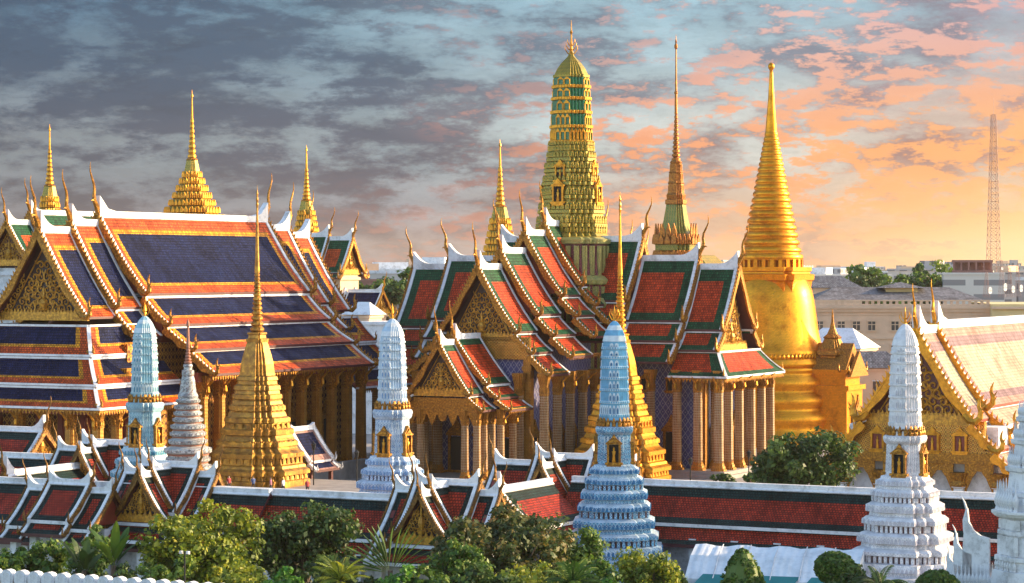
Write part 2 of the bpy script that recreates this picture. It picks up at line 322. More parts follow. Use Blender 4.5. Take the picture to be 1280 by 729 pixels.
# ------------------------------------------------------------------ mesh builder
class MB:
    def __init__(self, M=None):
        self.v, self.f, self.m, self.uv = [], [], [], []
        self.M = M
    def add(self, verts, faces, mat=0, uvs=None):
        o = len(self.v)
        vs = [Vector(p) for p in verts]
        if self.M is not None: vs = [self.M @ p for p in vs]
        self.v += [tuple(p) for p in vs]
        for fi, fc in enumerate(faces):
            self.f.append(tuple(o + i for i in fc))
            self.m.append(mat if isinstance(mat, int) else mat[fi])
            if uvs is not None: self.uv.append([uvs[i] for i in fc])
            else:
                a, b_, c = (vs[fc[0]], vs[fc[1]], vs[fc[2]])
                n = (b_ - a).cross(c - a); ax = [abs(q) for q in n]
                if ax[2] >= ax[0] and ax[2] >= ax[1]: self.uv.append([(vs[i].x, vs[i].y) for i in fc])
                elif ax[0] >= ax[1]: self.uv.append([(vs[i].y, vs[i].z) for i in fc])
                else: self.uv.append([(vs[i].x, vs[i].z) for i in fc])
    def box(self, x0, x1, y0, y1, z0, z1, mat=0):
        self.add([(x0, y0, z0), (x1, y0, z0), (x1, y1, z0), (x0, y1, z0), (x0, y0, z1), (x1, y0, z1), (x1, y1, z1), (x0, y1, z1)],
                 [(0, 3, 2, 1), (4, 5, 6, 7), (0, 1, 5, 4), (1, 2, 6, 5), (2, 3, 7, 6), (3, 0, 4, 7)], mat)
    def prism(self, poly, axis_pt, mat=0):
        """poly: list of 3-D points, extruded by vector axis_pt"""
        n = len(poly); a = [Vector(p) for p in poly]; e = Vector(axis_pt)
        self.add(a + [p + e for p in a], [tuple(range(n))[::-1], tuple(range(n, 2 * n))] + [(i, (i + 1) % n, n + (i + 1) % n, n + i) for i in range(n)], mat)
    def sweep(self, pts, side, ups, w, h, mat=0, taper=None):
        n = len(pts); side = Vector(side).normalized(); V = []
        for i, p in enumerate(pts):
            p = Vector(p); u = Vector(ups[i] if isinstance(ups, list) else ups); k = taper[i] if taper else 1.0
            V += [p - side * w / 2, p + side * w / 2, p + side * w / 2 + u * h * k, p - side * w / 2 + u * h * k]
        Fc = [(0, 1, 2, 3), (4 * n - 1, 4 * n - 2, 4 * n - 3, 4 * n - 4)]
        for i in range(n - 1):
            a, b = 4 * i, 4 * i + 4
            Fc += [(a + k, b + k, b + (k + 1) % 4, a + (k + 1) % 4) for k in range(4)]
        self.add(V, Fc, mat)
    def tube(self, pts, rad, n=6, mat=0):
        pts = [Vector(p) for p in pts]; V = []; Fc = []
        ref = Vector((0.31, .77, .2)).normalized(); prev = None
        for i, p in enumerate(pts):
            t = (pts[min(i + 1, len(pts) - 1)] - pts[max(i - 1, 0)]).normalized()
            a = (prev if prev is not None else ref); a = (a - t * a.dot(t)).normalized(); prev = a; b = t.cross(a)
            r = rad[i] if isinstance(rad, (list, tuple)) else rad
            V += [p + (a * math.cos(2 * math.pi * k / n) + b * math.sin(2 * math.pi * k / n)) * r for k in range(n)]
        for i in range(len(pts) - 1):
            Fc += [(i * n + k, i * n + (k + 1) % n, (i + 1) * n + (k + 1) % n, (i + 1) * n + k) for k in range(n)]
        Fc += [tuple(range(n))[::-1], tuple(range((len(pts) - 1) * n, len(pts) * n))]
        self.add(V, Fc, mat)
    def stack(self, cs, levels, mat=0, cx=0, cy=0, cap=True):
        """levels: (z, r[, material]); material applies to the band above the level"""
        n = len(cs); per = [0]
        for i in range(n):
            q = cs[(i + 1) % n]; per.append(per[-1] + math.hypot(q[0] - cs[i][0], q[1] - cs[i][1]))
        V = []; U = []
        for lv in levels:
            for i in range(n + 1):
                c = cs[i % n]; V.append((cx + c[0] * lv[1], cy + c[1] * lv[1], lv[0])); U.append((per[i] * max(lv[1], .3), lv[0]))
        Fc = []; Ms = []; k = n + 1
        for j in range(len(levels) - 1):
            for i in range(n):
                Fc.append((j * k + i, j * k + i + 1, (j + 1) * k + i + 1, (j + 1) * k + i)); Ms.append(levels[j][2] if len(levels[j]) > 2 else mat)
        if cap:
            Fc.append(tuple(range(len(levels) * k - k, len(levels) * k - 1))); Ms.append(Ms[-1])
        self.add(V, Fc, Ms, U)
    def along(self, cs, r, spacing):
        """points and outward normals evenly spaced along the scaled cross-section"""
        res = []; n = len(cs)
        for i in range(n):
            a = Vector((cs[i][0] * r, cs[i][1] * r)); b = Vector((cs[(i + 1) % n][0] * r, cs[(i + 1) % n][1] * r))
            l = (b - a).length; k = max(1, int(round(l / spacing))) if l > spacing * .45 else 0
            d = (b - a).normalized() if l > 1e-6 else Vector((1, 0))
            for j in range(k): res.append((a + (b - a) * ((j + .5) / k), d, Vector((d.y, -d.x)), l / k))
        return res
    def ornaments(self, cs, r, z, h, spacing, mat=0, depth=.06, kind='leaf', lean=0.0, fill=.8):
        for p, d, nn, w in self.along(cs, r, spacing):
            w = min(w, spacing * 1.2) * fill / 2
            if kind == 'leaf': sh = [(-w, 0), (w, 0), (w * .95, h * .45), (0, h), (-w * .95, h * .45)]
            elif kind == 'box': sh = [(-w, 0), (w, 0), (w, h), (-w, h)]
            else: sh = [(-w, 0), (w, 0), (w, h * .62), (w * .6, h * .88), (0, h), (-w * .6, h * .88), (-w, h * .62)]
            base = [Vector((p.x + d.x * a + nn.x * (lean * b / h - .01), p.y + d.y * a + nn.y * (lean * b / h - .01), z + b)) for a, b in sh]
            self.prism(base, (nn.x * depth, nn.y * depth, 0), mat)
    def build(self, name, mats, parent=None, smooth=False, loc=None, rotz=0):
        me = bpy.data.meshes.new(name); me.from_pydata(self.v, [], self.f)
        ul = me.uv_layers.new(name='UVMap')
        flat = [c for f in self.uv for q in f for c in q]
        if flat: ul.data.foreach_set('uv', flat)
        mats = mats if isinstance(mats, (list, tuple)) else [mats]
        for q in mats: me.materials.append(MT[q] if isinstance(q, str) else q)
        me.polygons.foreach_set('material_index', self.m)
        if smooth: me.polygons.foreach_set('use_smooth', [True] * len(self.f))
        me.update()
        o = bpy.data.objects.new(name, me); COL.objects.link(o)
        if parent is not None: o.parent = parent
        if loc is not None: o.location = loc
        if rotz: o.rotation_euler.z = rotz
        return o

def tag(o, label=None, cat=None, group=None, kind=None):
    if label: o['label'] = label
    if cat: o['category'] = cat
    if group: o['group'] = group
    if kind: o['kind'] = kind
    return o
def thing(name, label, cat, loc, rotz=0.0, group=None):
    o = bpy.data.objects.new(name, None); COL.objects.link(o); o.empty_display_size = .5
    o.location = loc; o.rotation_euler = (0, 0, rotz); return tag(o, label, cat, group)
def link_copy(o, parent=None, loc=None):
    c = o.copy(); COL.objects.link(c)
    if parent is not None: c.parent = parent
    if loc is not None: c.location = loc
    return c
def copy_tree(o, parent=None):
    c = o.copy(); COL.objects.link(c)
    if parent is not None: c.parent = parent
    for ch in list(o.children): copy_tree(ch, c)
    return c
TH = R(-27.0)                                      # the compound is turned 27 degrees
U2 = Vector((math.cos(R(27)), -math.sin(R(27)), 0)); V2 = Vector((math.sin(R(27)), math.cos(R(27)), 0))
def at(px, d, z=0.0): return Vector(((px - 640) / F * d, d, z))
def zpx(py, d): return H - (py - 335) / F * d
def lv(d, rows, z0=0.0):                            # photo rows/half-widths to metres at depth d
    return [(zpx(r[0], d) - z0, r[1] * d / F) + tuple(r[2:]) for r in rows]

def redent(n=3, c=.52):
    k = (1 - c) / n; q = [(1, -c), (1, c)]; x, y = 1, c
    for i in range(n):
        x -= k; q.append((x, y)); y += k; q.append((x, y))
    q = q[:-1] + [(c, 1)]
    pts = []
    for a in range(4):
        ca, sa = [(1, 0), (0, 1), (-1, 0), (0, -1)][a]
        for (px, py) in q[1:]: pts.append((px * ca - py * sa, px * sa + py * ca))
    # remove duplicates, normalise so that the seen half-width (turned 27 degrees) is 1
    out = []
    for p in pts:
        if not out or abs(p[0] - out[-1][0]) + abs(p[1] - out[-1][1]) > 1e-5: out.append(p)
    mx = max(p[0] * math.cos(R(27)) + p[1] * math.sin(R(27)) for p in out)
    return [(p[0] / mx, p[1] / mx) for p in out]
CS3 = redent(3, .50); CS2 = redent(2, .58); CS4 = redent(4, .42); CSQ = redent(1, .80); CSB = redent(2, .74)
def circ(n): return [(math.cos(2 * math.pi * i / n), math.sin(2 * math.pi * i / n)) for i in range(n)]
C24 = circ(24); C40 = circ(40); C12 = circ(12); C8 = circ(8)

# ------------------------------------------------------------------ Thai roofs
def panel(mb, TL, TR, BL, BR, sag, rl, rr, rt, rb, center, thick=.28, under=None):
    TL, TR, BL, BR = map(Vector, (TL, TR, BL, BR))
    Lx = ((TR - TL).length + (BR - BL).length) / 2; Lt = ((BL - TL).length + (BR - TR).length) / 2
    def breaks(a, b, L_, extra):
        s = {0.0, 1.0}
        acc = 0
        for w, _ in a: acc += w; s.add(min(acc / L_, .5))
        acc = 0
        for w, _ in b: acc += w; s.add(max(1 - acc / L_, .5))
        for i in range(1, extra): s.add(i / extra)
        r = sorted(s); o = [r[0]]
        for q in r[1:]:
            if q - o[-1] > 1e-4: o.append(q)
        return o
    xs = breaks(rl, rr, Lx, 1); ts = breaks(rt, rb, Lt, 6)
    V = []; U = []
    for t in ts:
        a = TL.lerp(BL, t); b = TR.lerp(BR, t); dz = sag * math.sin(math.pi * t)
        for s in xs:
            p = a.lerp(b, s); V.append((p.x, p.y, p.z - dz)); U.append((s * Lx, t * Lt))
    nx, ny = len(xs), len(ts); Fc = []; Ms = []
    def ring(d, rings):
        acc = 0
        for i, (w, m) in enumerate(rings):
            acc += w
            if d < acc - 1e-5: return i, m
        return 99, center
    for j in range(ny - 1):
        tm = (ts[j] + ts[j + 1]) / 2
        for i in range(nx - 1):
            sm = (xs[i] + xs[i + 1]) / 2
            m = min([ring(sm * Lx, rl), ring((1 - sm) * Lx, rr), ring(tm * Lt, rt), ring((1 - tm) * Lt, rb)], key=lambda q: q[0])[1]
            Fc.append((j * nx + i, j * nx + i + 1, (j + 1) * nx + i + 1, (j + 1) * nx + i)); Ms.append(m)
    mb.add(V, Fc, Ms, U)
    # underside and edges
    W = [(p[0], p[1], p[2] - thick) for p in V]; um = under if under is not None else center
    n0 = len(V)
    Fu = [tuple(reversed(f)) for f in Fc]
    mb.add(W, Fu, um, U)
    bd = [j * nx for j in range(ny)]; be = [j * nx + nx - 1 for j in range(ny)]; bb = [(ny - 1) * nx + i for i in range(nx)]
    for line in (bd, be, bb):
        vs = [V[i] for i in line] + [W[i] for i in line]; k = len(line)
        mb.add(vs, [(i, i + 1, k + i + 1, k + i) for i in range(k - 1)], um)
def curve(x0, z0, x1, z1, sag, n=8):
    return [(x0 + (x1 - x0) * i / n, z0 + (z1 - z0) * i / n - sag * math.sin(math.pi * i / n)) for i in range(n + 1)]

def scrolls(mb, inside, x0, x1, z0, z1, y, step, r, mat=0, seed=1, rad=.075):
    """carved gilt scrollwork: mirrored spiral tendrils laid on the pediment face"""
    q = random.Random(seed); zz = z0 + step * .5; row = 0
    while zz < z1:
        xx = step * (.5 if row % 2 else .95)
        while xx < x1:
            if inside(xx, zz, r * .8):
                t0 = q.uniform(0, 6.28); dr = q.choice((-1, 1)); pts = []
                for k in range(11):
                    t = k / 10; rr = r * (1 - .82 * t); th = t0 + dr * t * 7.2
                    pts.append((math.cos(th) * rr, math.sin(th) * rr))
                for sgn in (-1, 1):
                    mb.tube([(sgn * (xx + a), y, zz + b) for a, b in pts], [rad * (1.15 - .5 * k / 10) for k in range(11)], 4, mat)
                    mb.tube([(sgn * (xx + a * 1.02), y, zz + b * 1.02 + s * .0) for s, (a, b) in enumerate([(pts[0][0], pts[0][1]), (pts[0][0] * 1.5, pts[0][1] * 1.5 + .1), (pts[0][0] * 1.6, pts[0][1] * 1.6 + .35)])], [rad, rad * .8, rad * .2], 4, mat)
            xx += step
        zz += step * .8; row += 1

def finial(mb, base, out, s=1.0, mat=0):
    """chofa: the horn at the gable top, curving out along the ridge"""
    prof = [(-.25, -.25, .34), (.05, .45, .30), (.42, 1.0, .25), (.52, 1.6, .20), (.44, 2.2, .165), (.55, 2.8, .14), (.9, 3.45, .115), (1.18, 4.1, .085), (1.2, 4.7, .05), (1.1, 5.1, .012)]
    b = Vector(base); o = Vector(out)
    mb.tube([b + o * (a * s) + Vector((0, 0, c * s)) for a, c, _ in prof], [r * s for *_, r in prof], 6, mat)
    mb.tube([b + o * (.42 * s) + Vector((0, 0, 1.0 * s)), b + o * (.85 * s) + Vector((0, 0, 1.12 * s)), b + o * (1.05 * s) + Vector((0, 0, 1.0 * s))], [.16 * s, .09 * s, .015 * s], 5, mat)
def hook(mb, base, sx, s=1.0, mat=0):
    """hang hong: the upturned naga head closing a bargeboard"""
    prof = [(-.7, .55, .26), (-.25, .12, .30), (.25, .02, .30), (.62, .35, .26), (.66, .85, .20), (.5, 1.25, .15), (.55, 1.65, .10), (.72, 2.05, .02)]
    b = Vector(base)
    mb.tube([b + Vector((sx * a * s, 0, c * s)) for a, c, _ in prof], [r * s for *_, r in prof], 6, mat)
    for a, c in ((.75, .5), (.78, .9)):
        mb.tube([b + Vector((sx * .5 * s, 0, c * s)), b + Vector((sx * a * s, 0, c * s + .1 * s)), b + Vector((sx * (a + .22) * s, 0, c * s + .45 * s))], [.14 * s, .1 * s, .015 * s], 4, mat)

def bargeboard(mb, tiers, y, s=1.0, mat=0, wave=True):
    for sx in (-1, 1):
        for k, (x0, z0, x1, z1, sag) in enumerate(tiers):
            n = 14; c = curve(x0, z0, x1, z1, sag, n); L_ = math.hypot(x1 - x0, z1 - z0)
            pts = [(sx * a, y, b + .05) for a, b in c]
            nrm = Vector((sx * (z0 - z1), 0, (x1 - x0))).normalized()
            tap = [1.0 + (.35 * math.sin(i / n * math.pi * 4) if wave else 0) * (.3 + .7 * i / n) for i in range(n + 1)]
            mb.sweep(pts, (0, 1, 0), -nrm, .26 * s, .46 * s, mat, tap)
            mb.sweep([(p[0] + nrm.x * .02, p[1], p[2] + nrm.z * .02) for p in pts], (0, 1, 0), nrm, .30 * s, .14 * s, mat)
            nf = max(3, int(L_ / (.46 * s)))                       # the row of blade-like teeth
            for i in range(nf):
                t = (i + .5) / nf; a = x0 + (x1 - x0) * t; b = z0 + (z1 - z0) * t - sag * math.sin(math.pi * t) + .05
                d = Vector((sx * (x1 - x0), 0, z1 - z0)).normalized(); p = Vector((sx * a, y - .05 * s, b)) + nrm * .13 * s
                w = .15 * s; tip = nrm * .40 * s - d * .20 * s
                mb.prism([p - d * w, p + d * w, p + tip], (0, .10 * s, 0), mat)
            hook(mb, (sx * x1, y, z1 - .1), sx, s * (1.0 if k == 0 else .85), mat)

class Style: pass
def style(**k):
    s = Style(); s.__dict__.update(k); return s
ST_P = style(mats=['red_tile', 'green_tile', 'white', 'maroon'], end=[(1.55, 1)], back=[], top=[(1.95, 1)], bot=[(1.35, 1)],
             ltop=[(.15, 1)], lbot=[(1.05, 1)], edge=.45, s=1.0, gold='gold_ornate', ped='ped_dark')
ST_G = style(mats=['red_tile_g', 'green_tile_g', 'white', 'maroon'], end=[(1.1, 1)], back=[(1.1, 1)], top=[(1.25, 1)], bot=[(.8, 1)],
             ltop=[(.1, 1)], lbot=[(.6, 1)], edge=.42, s=.62, gold='gold_dark', ped='ped_dark')
ST_U = style(mats=['blue_tile', 'orange_tile', 'yellow_tile', 'maroon', 'white'], end=[(1.3, 1), (.6, 2)], back=[(1.3, 1), (.6, 2)], top=[(1.75, 1), (.6, 2)], bot=[(1.3, 1), (.45, 2)],
             ltop=[(.05, 1)], lbot=[(1.3, 1), (.42, 2)], edge=.55, s=1.1, gold='gold_ornate', ped='ped_dark')
ST_W = style(mats=['cream_tile', 'pink_tile', 'mauve_tile', 'lacquer'], end=[(1.1, 1), (.9, 2)], back=[(.8, 1)], top=[(1.3, 1), (1.0, 2)], bot=[(.9, 1), (1.0, 2)],
             ltop=[(.2, 1)], lbot=[(.5, 1)], edge=.6, s=1.25, gold='gold', ped='ped_gold', fs=.8)

def section(root, M, y0, y1, tiers, st, gable=True, back=False, ped=None, backsides=(-1, 1), fin=True, sweepup=1.6, pinset=.75, parts=True, seed=1, ped_bottom=None):
    """one roof section along wing axis y; gable at y1 (and at y0 if back); tiers (x_top,z_top,x_bot,z_bot,sag)"""
    s = st.s
    mb = MB(M)
    for sx in (-1, 1):
        for k, (x0, z0, x1, z1, sag) in enumerate(tiers):
            rt = st.top if k == 0 else st.ltop; rb = st.bot if k == 0 else st.lbot
            re = st.end if gable else []; rs = (st.end if back else st.back)
            a = [(sx * x0, y0, z0), (sx * x0, y1, z0), (sx * x1, y0, z1), (sx * x1, y1, z1)]
            if sx < 0: panel(mb, a[1], a[0], a[3], a[2], sag, re, rs, rt, rb, 0, .28, 3)
            else: panel(mb, a[0], a[1], a[2], a[3], sag, rs, re, rt, rb, 0, .28, 3)
    roof = mb.build('roof', st.mats, root)
    # white plaster edging: ridge with swept-up ends, rakes, and the lines between tiers
    mb = MB(M); zr = tiers[0][1]; n = 22; pts = []
    for i in range(n + 1):
        t = i / n; y = y0 + (y1 - y0) * t; e = 0
        if gable: e = max(e, 1 - (y1 - y) / (2.6 * s))
        if back: e = max(e, 1 - (y - y0) / (2.6 * s))
        pts.append((0, y, zr - .25, .36 + .26 * min(1, s) + sweepup * s * max(0, e) ** 2.2))
    mb.sweep([p[:3] for p in pts], (1, 0, 0), (0, 0, 1), .55 * s + .12, 1.0, 0, [p[3] for p in pts])
    for sx in (-1, 1):
        for k, (x0, z0, x1, z1, sag) in enumerate(tiers):
            nrm = Vector((sx * (z0 - z1), 0, (x1 - x0))).normalized()
            c = curve(x0, z0, x1, z1, sag, 8)
            if k == 0:
                d = Vector((sx * (x1 - x0), 0, z1 - z0)).normalized()      # band under the ridge
                mb.sweep([Vector((sx * x0, y, z0)) + d * .24 for y in (y0, y1)], d, nrm, .45 * s + .12, .10, 0)
            for yy, on, ew in ((y1 - st.edge / 2, gable, st.edge), (y0 + st.edge / 2, back, st.edge), (y0 + .2 * st.s, not back and gable, .34 * st.s)):
                if on: mb.sweep([(sx * a, yy, b - .02) for a, b in c], (0, 1, 0), nrm, ew, .13, 0)
            if k > 0:
                mb.sweep([(sx * x0, y0, z0 + .02), (sx * x0, y1, z0 + .02)], (1, 0, 0), (0, 0, 1), .34, .26, 0)
    mb.build('roof_edging', 'white', roof)
    for yy, on, sg in ((y1, gable, 1), (y0, back, -1)):
        if not on: continue
        mb = MB(M); bargeboard(mb, tiers, yy + sg * .16, s); mb.build('bargeboard', st.gold, roof)
        if fin:
            mb = MB(M); finial(mb, (0, yy + sg * .1, zr + .35 * s), (0, sg, 0), getattr(st, 'fs', s)); mb.build('roof_finial', st.gold, roof)
    if ped:
        x0, z0, x1, z1, sag = tiers[0]; yp = y1 - pinset * s
        zb = z1 + .15 if ped_bottom is None else ped_bottom
        k = (z0 - .9 * s - zb) / (z0 - zb); xb = (x1 - .35) * min(1.0, (z0 - zb) / (z0 - z1))
        mb = MB(M)
        mb.prism([(-xb, yp, zb), (xb, yp, zb), (0, yp, zb + (z0 - zb) * .94)], (0, -.3, 0), 0)
        pd = mb.build('pediment', st.ped if ped == 'carved' else 'lacquer', roof)
        if ped == 'carved':
            mb = MB(M)
            zt = zb + (z0 - zb) * .80; xi = xb * .78
            for f in (1.0, ):
                mb.tube([(-xi, yp + .08, zb + .35), (0, yp + .08, zt), (xi, yp + .08, zb + .35), (-xi, yp + .08, zb + .35)], .13 * s, 5)
            ins = lambda x, z, r: (z - zb - .45 > r * .55) and (x + r * .7) < xi * (1 - (z - zb - .35) / (zt - zb - .35)) 
            scrolls(mb, ins, 0, xi, zb + .35, zt, yp + .1, .78 * s, .46 * s, 0, seed, .095 * s)
            ins2 = lambda x, z, r: (x + r * .8) < xb * (1 - (z - zb) / ((z0 - zb) * .94)) - .25 and x > xi * (1 - (z - zb - .35) / (zt - zb - .35)) + r * .8
            scrolls(mb, ins2, 0, xb, zb, z0, yp + .1, .66 * s, .36 * s, 0, seed + 1, .085 * s)
            mb.stack(C8, [(zb + .5, .55 * s), (zb + .75, .7 * s), (zb + .8, .4 * s), (zb + 1.3, .55 * s), (zb + 1.7, .38 * s), (zb + 1.85, .16 * s), (zb + 2.1, .24 * s), (zb + 2.4, .16 * s), (zb + 3.2, .03)], 0, 0, yp + .12)
            mb.box(-xb - .1, xb + .1, yp - .1, yp + .3, zb - .55 * s, zb + .3)
            mb.ornaments([(xb, 0), (-xb, 0), (-xb, -.02), (xb, -.02)], 1, 0, .01, 99, 0)
            nn = int(xb * 2 / .45)
            for i in range(nn):
                x = -xb + (i + .5) * 2 * xb / nn
                mb.prism([(x - .17, yp + .3, zb + .3), (x + .17, yp + .3, zb + .3), (x, yp + .3, zb + .72)], (0, -.12, 0))
            mb.build('pediment_carving', 'gold_carving', roof)
    return roof

def fringe(mb, p0, p1, h=.5, w=.45, mat=0):
    """row of small gilt hangings along an eave"""
    p0, p1 = Vector(p0), Vector(p1); L_ = (p1 - p0).length; n = max(2, int(L_ / w)); d = (p1 - p0) / n; s = d.normalized(); nn = Vector((s.y, -s.x, 0))
    for i in range(n):
        a = p0 + d * i
        mb.prism([a, a + d, a + d * .5 - Vector((0, 0, h))], nn * .06, mat)
    mb.prism([p0, p1, p1 + Vector((0, 0, .22)), p0 + Vector((0, 0, .22))], nn * .1, mat)

def skirt(root, M, yin, w_in, yout, w_out, zt, zb, st, ylen, sag=.2, ends=True, last=False):
    """hipped lean-to tier round the outer end of a wing: end panel plus both sides back to ylen"""
    mb = MB(M); m = st.mats
    re, rt, rb = st.end, st.ltop, st.lbot
    panel(mb, (w_in, yin, zt), (-w_in, yin, zt), (w_out, yout, zb), (-w_out, yout, zb), sag, re, re, rt, rb, 0, .26, 3)
    for sx in (-1, 1):
        a = [(sx * w_in, ylen, zt), (sx * w_in, yin, zt), (sx * w_out, ylen, zb), (sx * w_out, yout, zb)]
        if sx > 0: panel(mb, a[0], a[1], a[2], a[3], sag, [], re, rt, rb, 0, .26, 3)
        else: panel(mb, a[1], a[0], a[3], a[2], sag, re, [], rt, rb, 0, .26, 3)
    roof = mb.build('skirt_roof', m, root)
    mb = MB(M)
    for sx in (-1, 1):
        c = [(sx * (w_in + (w_out - w_in) * i / 8), yin + (yout - yin) * i / 8, zt + (zb - zt) * i / 8 - sag * math.sin(math.pi * i / 8)) for i in range(9)]
        mb.sweep(c, (sx, -1, 0), (0, 0, 1), .42, .16)
        mb.sweep([(sx * w_in, ylen, zt), (sx * w_in, yin, zt)], (1, 0, 0), (0, 0, 1), .4, .24)
        mb.sweep([(sx * w_out, ylen, zb - .2), (sx * w_out, yout, zb - .2)], (1, 0, 0), (0, 0, 1), .16, .24)
    mb.sweep([(-w_in, yin, zt), (w_in, yin, zt)], (0, 1, 0), (0, 0, 1), .4, .24)
    mb.sweep([(-w_out, yout, zb - .2), (w_out, yout, zb - .2)], (0, 1, 0), (0, 0, 1), .16, .24)
    mb.build('roof_edging', 'white', roof)
    for sx in (-1, 1):
        mb = MB(M); hook(mb, (sx * (w_out - .3), yout - .3, zb + .1), sx, .55 * st.s); mb.build('naga_finial', st.gold, roof)
    if last:
        mb = MB(M)
        for sx in (-1, 1): fringe(mb, (sx * (w_out - .1), ylen, zb - .3), (sx * (w_out - .1), yout, zb - .3))
        fringe(mb, (-w_out, yout - .1, zb - .3), (w_out, yout - .1, zb - .3))
        mb.build('eave_fringe', st.gold, roof)
    return roof

def column_mesh(root, h, w, mats, M=None):
    mb = MB()
    c = [(a * 1.2, b * 1.2) for a, b in CS2]
    mb.stack(c, [(0, w * .9, 1), (.25, w * .9, 1), (.3, w * .75, 1), (.6, w * .72, 1), (.7, w * .62, 1), (1.0, w * .56, 0), (h * .78, w * .50, 1),
                 (h * .785, w * .56, 1), (h * .80, w * .56, 1), (h * .81, w * .5, 1), (h * .88, w * .54, 1), (h * .93, w * .66, 1), (h * .97, w * .78, 1), (h, w * .8, 1)], 0)
    for z, hh in ((.7, .55), (h * .81, .6)): mb.ornaments(c, w * .56, z, hh, w * .3, 1, .06)
    # carved bracket reaching up to the eave
    return mb.build('column', mats, root)
_br = {}
def brackets(root, x, y, z, out, s=1.0):
    """one carved bracket reaching from a column to the eave"""
    if root.name in _br:
        c = link_copy(_br[root.name], root, (x, y, z))
        c.rotation_euler.z = math.atan2(out[1], out[0]); c.scale = (s, s, s); return c
    o = Vector((1, 0, 0)); p = Vector((0, 0, 0)); sc, s, mat = s, 1.0, 0
    mb = MB()
    mb.tube([p, p + o * .35 * s + Vector((0, 0, .5 * s)), p + o * .3 * s + Vector((0, 0, 1.1 * s)), p + o * 1.0 * s + Vector((0, 0, 1.8 * s)), p + o * 1.7 * s + Vector((0, 0, 2.2 * s))], [.1 * s, .2 * s, .16 * s, .13 * s, .05 * s], 5, mat)
    b = mb.build('eave_bracket', 'gold', root); b.location = (x, y, z); b.rotation_euler.z = math.atan2(out[1], out[0]); b.scale = (sc, sc, sc)
    _br[root.name] = b

def window(root, M, x, y, z, w, h, out=1, mats=('gold_ornate', 'dark'), name='window'):
    """pointed gilt frame with a dark shuttered opening; the wall faces +y*out in M"""
    mb = MB(M); o = out
    mb.box(x - w * .32, x + w * .32, min(y, y + o * .12), max(y, y + o * .12), z, z + h * .62)
    a = mb.build(name, mats[1], root)
    mb = MB(M)
    for sx in (-1, 1):
        mb.box(min(x + sx * w * .33, x + sx * w * .47), max(x + sx * w * .33, x + sx * w * .47), min(y, y + o * .3), max(y, y + o * .3), z, z + h * .64)
    mb.box(x - w * .6, x + w * .6, min(y, y + o * .4), max(y, y + o * .4), z - h * .08, z)
    mb.box(x - w * .5, x + w * .5, min(y, y + o * .34), max(y, y + o * .34), z - h * .16, z - h * .08)
    mb.box(x - w * .56, x + w * .56, min(y, y + o * .36), max(y, y + o * .36), z + h * .64, z + h * .69)
    mb.prism([(x - w * .55, y, z + h * .69), (x + w * .55, y, z + h * .69), (x + w * .2, y, z + h * .84), (x, y, z + h), (x - w * .2, y, z + h * .84)], (0, o * .26, 0))
    mb.prism([(x - w * .34, y, z + h * .71), (x + w * .34, y, z + h * .71), (x, y, z + h * .88)], (0, o * .36, 0))
    mb.build(name + '_frame', mats[0], a)
    return a

# ------------------------------------------------------------------ ground
def sheet(name, pts, z, mat):
    mb = MB(); mb.add([(p[0], p[1], z) for p in pts], [tuple(range(len(pts)))]); o = mb.build(name, mat); o['kind'] = 'structure'; return o
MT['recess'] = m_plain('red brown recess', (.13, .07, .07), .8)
MT['earth'] = m_plain('city ground', (.10, .10, .085), .95, 0, .4, .02)
MT['lawn'] = m_plain('lawn', (.035, .06, .018), .95, 0, .4, .4)
sheet('ground', [(-6000, -300), (6000, -300), (6000, 7000), (-6000, 7000)], -.02, 'earth')
def loc2(o, x, y): return o + U2 * x + V2 * y
CY = at(640, 260)
sheet('courtyard_pavement', [tuple(loc2(CY, a, b)) for a, b in ((-110, -62), (90, -62), (90, 170), (-110, 170))], .004, 'stone')
sheet('lawn', [tuple(loc2(CY, a, b)) for a, b in ((-110, -130), (110, -130), (110, -66), (-110, -66))], .0, 'lawn')

